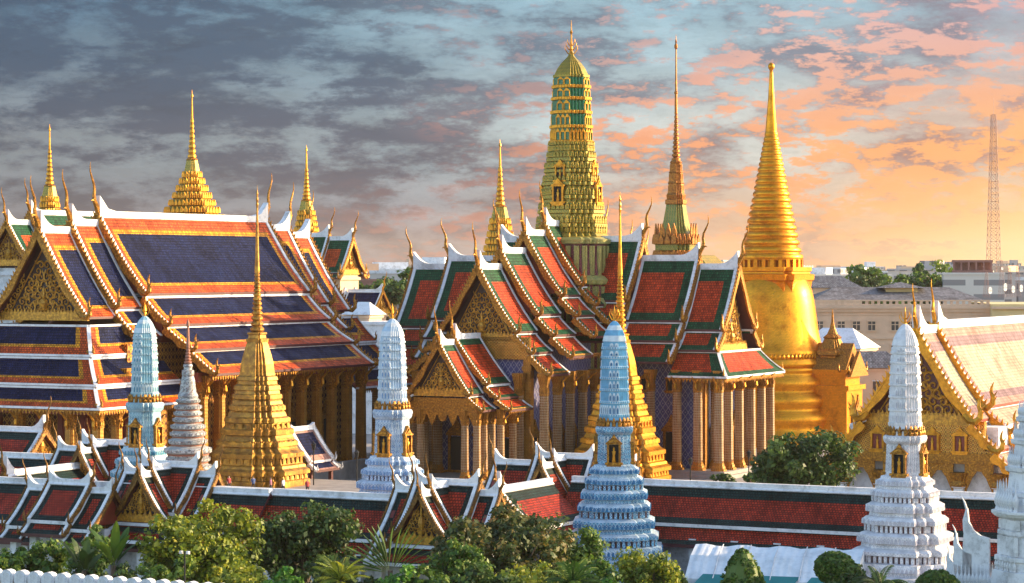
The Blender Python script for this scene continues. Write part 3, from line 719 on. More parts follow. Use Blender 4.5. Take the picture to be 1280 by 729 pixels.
# ------------------------------------------------------------------ ordination hall with the blue roofs (left)
RZ = lambda a: Matrix.Rotation(R(a), 4, 'Z')
ST_U.back = []
def build_blue_hall():
    root = thing('temple_hall', 'long temple hall with slate blue tiled roofs bordered in orange and yellow', 'temple', at(48, 285), TH)
    Mf = RZ(180)                                          # front end faces the camera side
    t1 = [(0, 30.3, 6.4, 20.6, .55)]
    t2 = [(0, 31.2, 6.2, 21.6, .55), (6.0, 21.1, 9.0, 18.3, .2)]
    tm = [(0, 32.2, 6.6, 23.1, .55), (6.4, 22.5, 9.7, 19.6, .22), (9.4, 19.1, 13.1, 16.8, .15), (12.8, 16.4, 16.0, 14.1, .1)]
    section(root, Mf, -46.9, -11, tm, ST_U, True, True, ped='plain', pinset=.6)
    section(root, Mf, -11, -5.8, t2, ST_U, ped='plain', pinset=.6)
    section(root, Mf, -5.8, 0, t1, ST_U, ped='carved', pinset=1.0, seed=3)
    Mr = Matrix.Translation((0, 57.1, 0))
    section(root, Mr, -10.2, -4.9, t2, ST_U, ped='plain', pinset=.6)
    section(root, Mr, -4.9, 0, t1, ST_U, ped='carved', pinset=1.0, seed=4)
    for M, yl in ((Mf, -11), (Mr, -10.2)):
        skirt(root, M, .5, 7.2, 2.5, 9.0, 19.5, 16.5, ST_U, yl)
        skirt(root, M, 2.3, 8.8, 4.9, 11.4, 16.0, 13.4, ST_U, yl)
        skirt(root, M, 4.7, 11.2, 7.0, 13.4, 12.9, 11.0, ST_U, yl, last=True)
    mb = MB(); mb.box(-9.2, 9.2, 4, 53, 1.4, 17.5); mb.build('wall', 'wall_gold', root)
    mb = MB(); mb.box(-8.6, 8.6, 11.6, 46.3, 17.5, 20.4); mb.build('upper_wall', 'lacquer', root)
    mb = MB()
    mb.box(-15, 15, -7.8, 65, 0, .5); mb.box(-14.4, 14.4, -7.2, 64.4, .5, 1.0); mb.box(-14.7, 14.7, -7.5, 64.7, 1.0, 1.4)
    mb.build('plinth', 'stone', root)
    col = column_mesh(root, 12.4, 1.05, ['col_gold', 'gold_ornate']); col.location = (13.4, 12.5, 1.4)
    for i in range(1, 11): link_copy(col, root, (13.4, 12.5 + 3.55 * i, 1.4))
    for i in range(5): link_copy(col, root, (-13.4, 14 + 8 * i, 1.4))
    c2 = column_mesh(root, 9.5, 1.0, ['col_gold', 'gold_ornate']); c2.location = (-12.2, -5.6, 1.4)
    for x in (-8.6, -5.2, -1.8, 1.8, 5.2, 8.6, 12.2): link_copy(c2, root, (x, -5.6, 1.4))
    for y in (-2.2, 1.4, 5.0, 8.6): link_copy(c2, root, (12.2, y, 1.4)); link_copy(c2, root, (-12.2, y, 1.4))
    c3 = column_mesh(root, 13.5, .95, ['lacquer', 'gold_ornate']); c3.location = (-7.5, -1.5, 1.4)
    for x in (-4.5, -1.5, 1.5, 4.5, 7.5): link_copy(c3, root, (x, -1.5, 1.4))
    for x in (-9.6, 9.6): link_copy(c3, root, (x, 2.6, 1.4))
    for i in range(11): brackets(root, 13.9, 12.5 + 3.55 * i, 11.4, (1, 0, 0), 1.1)
    for x in (-12.2, -8.6, -5.2, -1.8, 1.8, 5.2, 8.6, 12.2): brackets(root, x, -6.1, 8.6, (0, -1, 0), .9)
    for y in (-2.2, 1.4, 5.0, 8.6): brackets(root, 12.7, y, 8.6, (1, 0, 0), .6)
    mb = MB(); fringe(mb, (15.7, 11, 13.9), (15.7, 47, 13.9), .6, .5); mb.build('eave_fringe', 'gold_ornate', root)
    mb = MB(); mb.box(12.9, 13.9, 11, 48, 13.1, 14.2); mb.box(-12.6, 12.6, -6, -5.2, 10.2, 10.9); mb.box(11.8, 12.6, -6, 10, 10.2, 10.9); mb.box(-12.6, -11.8, -6, 10, 10.2, 10.9)
    mb.build('eave_beam', 'lacquer', root)
    Mx = RZ(-90)
    for i in range(9): window(root, Mx, -(14.3 + 4 * i), 9.2, 3.2, 2.6, 6.2, 1, ('gold_ornate', 'dark'))
    for x in (-5.5, 0, 5.5): window(root, Mf, x, -4.0, 2.0, 2.8, 7.5, 1, ('gold_ornate', 'dark'), 'door')
    # low balustrade wall of the hall's terrace
    mb = MB(); mb.box(15.0, 15.6, 6, 64, 0, 2.0); mb.box(14.9, 15.7, 6, 64, 2.0, 2.25); mb.build('balustrade', 'stone', root)
    return root
build_blue_hall()

# ------------------------------------------------------------------ royal pantheon (centre)
def prof(a): return [(0, a, 5.2, a - 7.9, .45), (5.0, a - 8.35, 7.3, a - 10.4, .15), (7.0, a - 10.85, 9.6, a - 13.0, .12)]
def niche(root, M, x, y, z, w, h, figure=True, mats=('gold_ornate', 'dark', 'gold')):
    a = window(root, M, x, y, z, w, h, 1, mats[:2], 'niche')
    if figure:
        mb = MB(M); s = h * .5
        mb.stack(C8, [(z, .13 * s), (z + .1 * s, .15 * s), (z + .5 * s, .10 * s), (z + .78 * s, .15 * s), (z + .84 * s, .05 * s), (z + .92 * s, .085 * s), (z + 1.0 * s, .07 * s), (z + 1.15 * s, .01)], 0, x, y + .16)
        mb.build('niche_figure', mats[2], a, True)
    return a
def build_pantheon():
    root = thing('royal_pantheon', 'cross shaped temple with red and green tiled roofs under a tall gilt tower', 'temple', at(714.03, 335), TH)
    Mf, Mr, Ml, Mb = RZ(180), RZ(-90), RZ(90), RZ(0)
    for y0, y1, a, pd in ((0, 8, 31.8, 'plain'), (8, 13.7, 30.5, 'plain'), (13.7, 20.3, 28.2, 'plain'), (20.3, 26.3, 26.2, 'carved')):
        section(root, Mf, y0, y1, prof(a), ST_P, ped=pd, seed=11, pinset=1.2 if pd == 'carved' else .6, ped_bottom=a - 8.6 if pd == 'carved' else None)
    for M, sd in ((Mr, 21), (Ml, 31), (Mb, 41)):
        section(root, M, 0, 10.2, prof(29.8), ST_P, ped='plain', pinset=.6)
        section(root, M, 10.2, 18.1, prof(27.3), ST_P, ped='plain', pinset=.6)
        section(root, M, 18.1, 23.5, prof(26.2)[:2], ST_P, ped='carved', seed=sd, pinset=1.1, ped_bottom=16.0)
        skirt(root, M, 23.6, 6.9, 25.9, 10.0, 15.4, 12.6, ST_P, 18.1, last=True)
    # entrance porch in front
    section(root, Mf, 26.0, 32.4, [(0, 17.8, 4.35, 12.2, .25), (4.2, 11.8, 5.8, 10.6, .1), (5.6, 10.3, 7.4, 9.2, .08)], PORCH, ped='plain')
    section(root, Mf, 32.4, 36.2, [(0, 17.2, 4.0, 11.1, .25), (3.8, 10.7, 5.7, 9.3, .1)], PORCH, ped='carved', seed=51, pinset=.9)
    # cruciform cella
    mb = MB(); mb.box(-6.2, 6.2, -24.9, 21.5, .9, 16.5); mb.box(6.2, 21.5, -6.2, 6.2, .9, 15.6); mb.box(-21.5, -6.2, -6.2, 6.2, .9, 15.6); mb.build('wall', 'wall_blue', root)
    mb = MB(); mb.box(-4.4, 4.4, -24.2, 20.8, 16.5, 19.0); mb.box(4.4, 20.8, -4.4, 4.4, 15.6, 19.0); mb.box(-20.8, -4.4, -4.4, 4.4, 15.6, 19.0); mb.build('upper_wall', 'lacquer', root)
    mb = MB()
    for k in (0, 1):
        e = .5 * k
        mb.box(-10.6 + e, 10.6 - e, -27.6 + e, 27.6 - e, .45 * k, .45 + .45 * k); mb.box(10.6 - e, 26.2 - e, -10.6 + e, 10.6 - e, .45 * k, .45 + .45 * k); mb.box(-26.2 + e, -10.6 + e, -10.6 + e, 10.6 - e, .45 * k, .45 + .45 * k)
    mb.box(-7.4, 7.4, -37.6, -27.6, 0, .45); mb.box(-6.9, 6.9, -37.0, -27.1, .45, .9)
    mb.build('plinth', 'stone', root)
    for M in (Mf,):
        mb = MB(M); mb.box(-6.6, 6.6, 24.9, 25.4, 14.9, 17.6); mb.build('frieze', 'frieze', root)
        for x in (-6.3, 6.3):
            mb = MB(M); mb.box(x - .5, x + .5, 24.6, 25.5, .9, 14.9)
            for z in (1.2, 13.6): mb.box(x - .65, x + .65, 24.5, 25.6, z, z + .5)
            mb.build('corner_pilaster', 'col_gold', root)
    for x in (-21.3, 21.3):
        for y in (-6.3, 6.3):
            mb = MB(); mb.box(x - .5, x + .5, y - .5, y + .5, .9, 13.5); mb.box(x - .65, x + .65, y - .65, y + .65, 12.6, 13.2)
            mb.build('corner_pilaster', 'col_gold', root)
    col = column_mesh(root, 12.4, .92, ['col_mosaic', 'col_gold']); col.location = (8.7, -25.6, .9)
    spots = [(sx * 8.7, -y) for sx in (-1, 1) for y in (22.0, 18.4, 14.8, 11.2)] + [(-8.7, -25.6), (5.6, -26.2), (-5.6, -26.2)]
    for sg in (1, -1):
        spots += [(sg * x, y) for x in (11.6, 15.2, 18.8, 21.6, 24.4) for y in (-8.7, 8.7)] + [(sg * 24.4, y) for y in (-5.6, -2.0, 2.0, 5.6)]
        spots += [(sg * 22.4, y) for y in (-5.0, 5.0)]
    for x, y in spots: link_copy(col, root, (x, y, .9))
    pc = column_mesh(root, 8.3, .72, ['col_mosaic', 'col_gold']); pc.location = (4.6, -35.2, .9)
    for x, y in [(-4.6, -35.2), (3.0, -35.2), (-3.0, -35.2), (4.6, -33.4), (-4.6, -33.4), (6.0, -31.8), (-6.0, -31.8), (6.0, -28.6), (-6.0, -28.6), (4.6, -31.4), (-4.6, -31.4)]: link_copy(pc, root, (x, y, .9))
    for x in (-6.0, 6.0):
        for y in (-31.8, -28.6): brackets(root, x + (.4 if x > 0 else -.4), y, 7.3, (1 if x > 0 else -1, 0, 0), .7)
    for x in (11.6, 15.2, 18.8, 21.6, 24.4): brackets(root, x, -9.2, 10.7, (0, -1, 0), .85)
    for y in (-5.6, -2, 2, 5.6): brackets(root, 24.9, y, 10.7, (1, 0, 0), .85)
    for y in (-22, -18.4, -14.8, -11.2): brackets(root, 9.2, y, 11.2, (1, 0, 0), .85)
    mb = MB(Mf); mb.box(-4.9, 4.9, 34.8, 35.5, 8.6, 9.4); mb.box(-4.6, 4.6, 34.9, 35.4, 9.4, 10.6)
    for i in range(7):                                              # cusped gilt lambrequin between the columns
        x = -4.2 + 1.4 * i
        mb.prism([(x - .7, 35.0, 8.7), (x + .7, 35.0, 8.7), (x + .35, 35.0, 7.9), (x, 35.0, 7.3 + .5 * (i % 2)), (x - .35, 35.0, 7.9)], (0, .3, 0))
    mb.build('porch_beam', 'gold_ornate', root)
    for a, b, h_ in (((9.4, -26, 13.3), (9.4, -20.4, 13.3), .5), ((9.4, -20.2, 15.2), (9.4, -9, 15.2), .5), ((7.2, -32.2, 9.1), (7.2, -26.4, 9.1), .4)):
        mb = MB(); fringe(mb, a, b, h_); mb.build('eave_fringe', 'gold_ornate', root)
    # windows and doors in the blue walls
    for i, x in enumerate((13.4, 17.0)):
        window(root, Mf, -x, 6.2, 1.6, 2.3, 6.0); 
    mbz = MB(Mf)
    for x in (9.7, 13.4, 17.0): window(root, Mf, -x, 6.2, 10.6, 1.5, 2.2, 1, ('gold_ornate', 'dark'), 'upper_window')
    for y in (-12.8, -16.4, -20.0, -23.4): window(root, Mr, y * -1, 6.2, 1.6, 2.2, 6.0)
    for y in (-3.4, 0, 3.4): window(root, Mr, y, 21.5, 1.2, 2.4, 6.6, 1, ('gold_ornate', 'dark'), 'door')
    for x in (-3.6, 0, 3.6): window(root, Mf, x, 24.9, 1.2, 2.4, 6.6, 1, ('gold_ornate', 'dark'), 'door')
    # the tower
    d = 335; G, P, L_, N_ = 0, 1, 2, 3       # green-gold, plum, pale green, green glass
    rows = [(300, 45, 0), (296, 47.5, 0), (291, 44, 0), (290, 42, 0), (285, 42, 0), (284, 45, 0), (280, 44.5, 0), (279, 41, 0), (268, 40, 0), (267, 42.5, 0), (263, 42, 0), (262, 38, 0), (250, 37, 0), (249, 40, 0), (245, 39.5, 0), (244, 35.5, 0),
            (233, 34.5, 0), (232, 37, 0), (228, 36.5, 0), (227, 33, 0), (217, 32, 0), (216, 34.5, 0), (212, 34, 0), (211, 30.5, 0), (203, 29.5, 0), (202, 31.5, 0), (198, 31, 0), (197, 28.5, 0), (190, 28, 0), (189, 29.5, 0), (183, 29.5, 0), (182, 27, 0)]
    y = 180
    for k, hgt in enumerate((14, 13, 12, 10, 9)):
        r = 26.3 - k * .9
        rows += [(y, r + 1.6, 0), (y - 4, r + 1.8, 0), (y - 4.5, r - .6, 3), (y - 4.5 - hgt, r - .9, 0)]
        y -= hgt + 5
    r = 22.5
    rows += [(y, 23.0, 0), (y - 3, 23.0, 0), (y - 3.5, 21, 0), (y - 11, 17.5, 0), (y - 18, 12.5, 0), (y - 23, 7.5, 0), (y - 26, 4.6, 0), (y - 29, 3.0, 0), (y - 33, 2.4, 0)]
    mb = MB()
    lower = [(470, 98, 2), (458, 98, 2), (457, 92, 1), (414, 91, 2), (413, 96, 2), (408, 97, 2), (402, 90, 2), (401, 84, 1), (386, 83, 2), (385, 87, 2), (379, 88, 2), (372, 82, 2), (371, 76, 1), (356, 75, 2), (355, 79, 2), (350, 80, 2), (345, 72, 2), (344, 66, 1), (306, 63, 2), (305, 68, 2), (300, 69, 2), (297, 58, 0), (296, 47, 0)]
    mb.stack(CSB, lv(d, lower), 0)
    for yy, rr, hh, sp in ((457, 91.5, 4.2, 1.15), (344, 64.5, 3.8, 1.1), (401, 83.5, 1.5, .9), (371, 75.5, 1.4, .9)): mb.ornaments(CSB, rr * d / F, zpx(yy, d), hh, sp, 2, .38, 'box', 0, .5)
    for yy, rr in ((413, 95), (385, 86), (355, 78), (305, 67)): mb.ornaments(CSB, rr * d / F, zpx(yy, d), .6, .55, 2, .12, 'leaf')
    mb.stack(CS4, lv(d, rows), 0)
    # rows of antefixes and arched niches round the tower
    for yy, rr, hh, sp in ((291, 44, 1.0, .7), (279, 43, .9, .65), (262, 40.5, .9, .62), (244, 38, .85, .6), (227, 35, .8, .55), (211, 33, .8, .55), (197, 30.3, .7, .5), (189.5, 28.5, .7, .5), (182, 28.4, .5, .45)):
        mb.ornaments(CS4, rr * d / F, zpx(yy, d), hh, sp, 0, .16, 'leaf')
    tw = mb.build('tower', ['green_gold', 'plum_panel', 'pale_green', 'green_niche'], root)
    y = 180
    mb = MB()
    for k, hgt in enumerate((14, 13, 12, 10, 9)):
        r = (26.3 - k * .9)
        zb, hh = zpx(y - 4.5, d), hgt * d / F
        for p, dd, nn, w in mb.along(CS4, (r - .6) * d / F, .8):
            w2 = min(w, .9) * .42
            for s in (-1, 1):                                        # gilt frame of each little arch
                a = p + dd * (s * w2)
                mb.prism([(a.x - dd.x * .05, a.y - dd.y * .05, zb), (a.x + dd.x * .05, a.y + dd.y * .05, zb), (a.x + dd.x * .05, a.y + dd.y * .05, zb + hh * .7), (a.x - dd.x * .05, a.y - dd.y * .05, zb + hh * .7)], (nn.x * .12, nn.y * .12, 0))
            a, b = p - dd * (w2 + .05), p + dd * (w2 + .05)
            mb.prism([(a.x, a.y, zb + hh * .66), (b.x, b.y, zb + hh * .66), (p.x + dd.x * w2 * .5, p.y + dd.y * w2 * .5, zb + hh * .9), (p.x, p.y, zb + hh * 1.02), (p.x - dd.x * w2 * .5, p.y - dd.y * w2 * .5, zb + hh * .9)], (nn.x * .14, nn.y * .14, 0))
        mb.ornaments(CS4, (r + 1.7) * d / F, zpx(y - .5, d), .34, .42, 0, .07, 'box')
        y -= hgt + 5
    mb.build('tower_niche_row', 'gold', tw)
    mb = MB()
    zt = zpx(72, d)
    mb.tube([(0, 0, zt - .6), (0, 0, zt), (0, 0, zt + .5), (0, 0, zt + 2.0), (0, 0, zt + 3.0), (0, 0, zt + 3.3), (0, 0, zt + 3.6), (0, 0, zt + 4.9)], [.5, .36, .16, .11, .09, .2, .08, .02], 8)
    for lvl, (z0, rr, hh) in enumerate(((.3, .85, 1.3), (.9, .7, 1.1), (1.5, .5, .9))):
        for a in range(4):
            th = a * math.pi / 2 + .3
            mb.tube([(math.cos(th) * q * rr, math.sin(th) * q * rr, zt + z0 + w * hh) for q, w in ((0, 0), (.55, .2), (.95, .62), (1.0, 1.0))], [.085, .08, .06, .015], 5)
    mb.build('tower_finial', 'gold', tw)
    for zz, rr, w, h_ in ((zpx(226, d), 35.5, 1.5, 2.7), (zpx(253, d), 42, 1.7, 3.1)):
        apo = rr * d / F * (CS4[1][0] if CS4[1][0] > 0 else .7) 
        apo = max(c[0] for c in CS4) * rr * d / F
        for M in (Mf, Mr, Ml, Mb): niche(tw, M, 0, apo - .25, zz, w, h_, True, ('gold', 'dark', 'gold'))
    return root
PORCH = style(**{**ST_P.__dict__, 's': .8, 'end': [(1.0, 1)], 'top': [(1.2, 1)], 'bot': [(1.0, 1)], 'lbot': [(.6, 1)], 'edge': .35})
build_pantheon()

# ------------------------------------------------------------------ prangs
def build_prang(name, label, cat, px, d, mats, rot=TH, tall=False):
    """slender tower: stepped base, shaft with four gilt niches, ribbed body. mats: base, body A, body B(band), panel"""
    loc = at(px, d); root = thing(name, label, cat, loc, rot, 'porcelain clad prangs in a row')
    k = .0605 * 3200 / F
    P = [(722, 82), (720, 82), (719, 78), (712, 78), (711, 84), (706, 84), (705, 69), (701, 69), (700, 72), (691, 70), (690, 61), (682, 60), (681, 66), (677, 66), (674, 60), (673, 55),
         (668, 54), (667, 60), (658, 60), (655, 53), (654, 49), (646, 48.5), (645, 54), (640, 54), (636, 49), (635, 45),
         (631, 44), (630, 49), (622, 49), (619, 43), (618, 40), (612, 39.5), (611, 43), (606, 42), (603, 38), (602, 34.5),
         (599, 34), (598, 37), (593, 36.5), (590, 31), (587, 30), (586, 24.5), (582, 23.5), (548, 22.5), (546, 26), (541, 27.5), (538, 26.5), (537, 22)]
    z0 = 26 - (401 - 335) * .0628                                  # common top height of the row
    def Z(y):                                                      # the two inner prangs have a longer niche storey
        if tall:
            y = 401 + (y - 401) * .90 if y < 537 else 523.4 + (y - 537) * 1.27 if y < 586 else y
        return z0 - (y - 401) * k
    mb = MB()
    bands = []
    for i, (y, r) in enumerate(P):
        nr = P[i + 1][1] if i + 1 < len(P) else r; ny = P[i + 1][0] if i + 1 < len(P) else y
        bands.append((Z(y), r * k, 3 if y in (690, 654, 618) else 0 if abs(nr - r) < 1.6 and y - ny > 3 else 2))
    zb = bands[0][0]
    mb.stack(CS2, [(0, 86 * k, 0), (zb - .3, 86 * k, 0)] + bands, 0)
    # little balusters in the recessed courses and dentils on the cornices
    for y, r, h_, sp in ((690, 61, 8, .42), (654, 49, 8, .38), (618, 40, 6, .34)):
        mb.ornaments(CS2, r * k, Z(y), h_ * k, sp, 0, .16, 'box', 0, .55)
    for y, r in ((700.5, 71.5), (667, 60), (645, 53.6), (630, 49), (611, 42.8), (598, 36.8)):
        mb.ornaments(CS2, r * k, Z(y) + .02, 6 * k, .34, 1, .05, 'leaf', 0, .62)
    base = mb.build('stepped_base', [mats[3], mats[6], mats[0], 'recess'], root)
    mb = MB()
    mb.stack(CS3, [(Z(586), 24.5 * k, 0), (Z(548), 22.8 * k, 0)], 0, cap=False)
    mb.stack(CS3, [(Z(548), 23.5 * k, 0), (Z(544), 26.5 * k, 0), (Z(539), 27 * k, 0), (Z(537), 24 * k, 0)], 1)
    mb.ornaments(CS3, 22.9 * k, Z(583), 33 * k, .34, 1, .05, 'box', 0, .35)
    mb.build('niche_shaft', [mats[3], mats[4]], root)
    mb = MB()
    T = [(537, 22.5, 0), (533, 22.5, 0), (526, 20.5, 0), (524, 20.8, 0)]
    ys = [524, 507, 491, 476, 462, 449, 437, 427]; rr = [20.6, 20.4, 20.1, 19.7, 19.2, 18.6, 17.7, 16.6]
    for i in range(7):
        y0, y1 = ys[i], ys[i + 1]; r0, r1 = rr[i], rr[i + 1]
        T += [(y0, r0, 1), (y0 - 2.2, r0, 1), (y0 - 2.6, r0 - 1.7, 0), (y1 + 1.2, r1 - 1.4, 0), (y1 + .6, r1 + .1, 1)]
    T += [(427, 16.4, 1), (420, 14.6, 0), (413, 11.6, 1), (407, 8.0, 0), (403, 4.6, 0), (401, 1.6, 0), (399, .8, 0)]
    mb.stack(CS4, [(Z(y), r * k, m) for y, r, m in T], 0)
    for i in range(7):
        r0 = rr[i] - 1.55
        mb.ornaments(CS4, r0 * k, Z(ys[i] - 2.6), (ys[i] - ys[i + 1] - 5.2) * k, .34, 2, .07, 'arch', 0, .74)
        mb.ornaments(CS4, r0 * k, Z(ys[i] - 3.2), (ys[i] - ys[i + 1] - 9) * k, .34, 3, .10, 'arch', 0, .42)
        mb.ornaments(CS4, rr[i] * k, Z(ys[i] + .2), 2.4 * k, .2, 0, .04, 'box', 0, .6)
    mb.build('ribbed_body', [mats[5], mats[4], mats[4], mats[6]], root)
    # gilt guardian figures between shaft and body
    mb = MB()
    for p, dd, nn, w in mb.along(CS2, 22.8 * k, .55):
        mb.stack(C8, [(Z(537), .15), (Z(537) + .18, .17), (Z(537) + .34, .11), (Z(537) + .42, .13), (Z(537) + .5, .1), (Z(537) + .7, .02)], 0, p.x + nn.x * .06, p.y + nn.y * .06)
        mb.tube([(p.x - dd.x * .26, p.y - dd.y * .26, Z(537) + .5), (p.x + nn.x * .1 - dd.x * .12, p.y + nn.y * .1 - dd.y * .12, Z(537) + .28), (p.x + nn.x * .1 + dd.x * .12, p.y + nn.y * .1 + dd.y * .12, Z(537) + .28), (p.x + dd.x * .26, p.y + dd.y * .26, Z(537) + .5)], [.03, .07, .07, .03], 4)
    mb.build('guardian_figures', 'gold_ornate', root)
    apo = max(c[0] for c in CS3) * 23.2 * k
    for M in (RZ(180), RZ(-90), RZ(90), RZ(0)): niche(root, M, 0, apo, Z(583), 1.15, 2.2, True, ('gold_ornate', 'dark', 'gold'))
    mb = MB(); zt = Z(402)
    mb.tube([(0, 0, zt - .2), (0, 0, zt + .25), (0, 0, zt + .8), (0, 0, zt + 1.3)], [.14, .09, .06, .01], 6)
    for z_, r_, h_ in ((.05, .42, .75), (.35, .30, .65)):
        for a in range(4):
            th = a * math.pi / 2 + .4
            mb.tube([(math.cos(th) * q * r_, math.sin(th) * q * r_, zt + z_ + w * h_) for q, w in ((0, 0), (.6, .2), (1, .62), (1.0, 1.0))], [.055, .05, .04, .01], 4)
    mb.build('finial', 'gold', root)
    return root
def prang_mats(key, light, mid, strong):
    MT[key + '_base'] = m_diamond(key + ' base porcelain', [(0, strong), (.16, light), (.34, mid), (.44, light), (.60, strong), (.76, light)], 3.2, 4.2, .35, 0, .5)
    MT[key + '_inlay'] = m_mosaic(key + ' inlay', [light, strong, mid, light, strong], 12.0)
    for q, c in (('_light', light), ('_mid', mid), ('_strong', strong)): MT[key + q] = m_plain(key + q.replace('_', ' ') + ' glaze', c, .32, 0, .22, 2.5, .15)
    MT[key + '_body'] = m_mosaic(key + ' body porcelain', [mid, light, strong, mid], 15.0)
    MT[key + '_panel'] = m_diamond(key + ' panel', [(0, light), (.14, strong), (.44, light), (.52, mid), (.85, strong)], 3.6, 2.4, .35, 0, .3)
    return [key + q for q in ('_base', '_inlay', '_body', '_panel', '_light', '_mid', '_strong')]
W_ = (.74, .75, .78)
build_prang('prang', 'teal tinted porcelain prang left of the small grey chedi', 'prang', 181, 221, prang_mats('teal', (.62, .72, .76), (.30, .53, .62), (.05, .24, .36)), tall=True)
build_prang('prang', 'pale ice blue prang between the blue roofed hall and the porch', 'prang', 490.5, 209.8, prang_mats('ice', (.68, .73, .78), (.46, .59, .72), (.16, .30, .52)), tall=True)
build_prang('prang', 'strong blue and white prang in front of the red cloister roof', 'prang', 768, 200.8, prang_mats('blue', (.68, .75, .79), (.17, .42, .62), (.03, .17, .36)), R(-4))
build_prang('prang', 'plain white prang in front of the gilt gabled hall', 'prang', 1131.5, 190, prang_mats('chalk', (.76, .75, .77), (.72, .71, .74), (.52, .50, .56)))

# ------------------------------------------------------------------ gilt chedis
def ring_stack(mb, cs, d, z0, rows, mat=0): mb.stack(cs, lv(d, rows, z0), mat)
def build_small_chedi(px, d, label, k, zbase, mat, group):
    """redented gilt chedi; rows measured on the left one (base row 605, spire row 235)"""
    root = thing('golden_chedi', label, 'chedi', at(px, d, 0), TH, group)
    m = .0892 * k
    Z = lambda y: zbase + (605 - y) * m
    rows = [(605, 66), (598, 66), (597, 63), (592, 62), (591, 66), (586, 66), (583, 61), (580, 60), (578, 57), (571, 56), (570, 59), (565, 59), (562, 53), (560, 51), (557, 49), (556, 51.5), (551, 51), (549, 47), (546, 45), (543, 43.5), (542, 46), (536, 46), (534, 42),
            (530, 39.5), (528, 39), (527, 41.5), (522, 41), (520, 37), (515, 35), (513, 33.5), (512, 35.5), (507, 35), (505, 32), (501, 31), (499, 29.5), (498, 31.5), (493, 31), (492, 28.5), (488, 27.5), (487, 29.5), (482, 28.5), (480, 25), (476, 24.5), (475, 26), (471, 25), (469, 22)]
    mb = MB(); mb.stack(CS3, [(0, 68 * m), (Z(605) - .05, 68 * m)] + [(Z(y), r * m) for y, r in rows], 0)
    for y, r in ((597, 62), (577, 56.5), (556.5, 49), (535, 41), (513, 33.5)): mb.ornaments(CS3, r * m, Z(y), .62 * k, .95, 0, .16, 'box', 0, .45)
    mb.ornaments(CS3, 25.4 * m, Z(486), .5 * k, .45, 0, .12, 'leaf')
    mb.build('stepped_base', mat, root)
    mb = MB(); mb.stack(CS3, [(Z(y), r * m) for y, r in ((470, 22.5), (466, 21.8), (455, 20.5), (445, 18), (438, 15.8), (432, 14.2), (428, 12.6))], 0)
    mb.stack(CSQ, [(Z(y), r * m) for y, r in ((428, 13.5), (424, 13.8), (423, 11), (419, 10.5), (418, 12), (416, 12), (415, 7.5))], 0)
    mb.build('bell', mat, root)
    rows = [(416, 7.5)]; y = 415; r = 8.6
    while y > 345:
        st = 2.6 + r * .52
        rows += [(y, r * .72), (y - st * .25, r), (y - st * .6, r), (y - st, r * .66)]; y -= st + .1; r *= .925
    rows += [(y, 3.2), (y - 3, 3.3), (y - 30, 2.2), (260, 1.1), (256, 1.8), (254, 1.2), (250, 1.7), (247, .9), (243, 1.3), (238, .4), (232, .1)]
    mb = MB(); mb.stack(C12, [(Z(y), r * m) for y, r in rows], 0); mb.build('spire', mat, root, False)
    return root
build_small_chedi(321.5, 285, 'slim gilt chedi with stepped base in front of the blue roofed hall', 1.0, 1.95, 'gold_worn', 'gilt chedis on stepped bases')
build_small_chedi(775, 312, 'slim gilt chedi standing behind the blue and white prang', 1.06, .1, 'gold', 'gilt chedis on stepped bases')
# terrace under the left chedi
mb = MB(); mb.box(-13, 15, -9.5, 9, 0, 1.6); mb.box(-13.3, 15.3, -9.8, 9.3, 1.6, 1.9)
tr = mb.build('terrace', 'stone', None, False, at(321.5, 285), TH); tr['kind'] = 'structure'

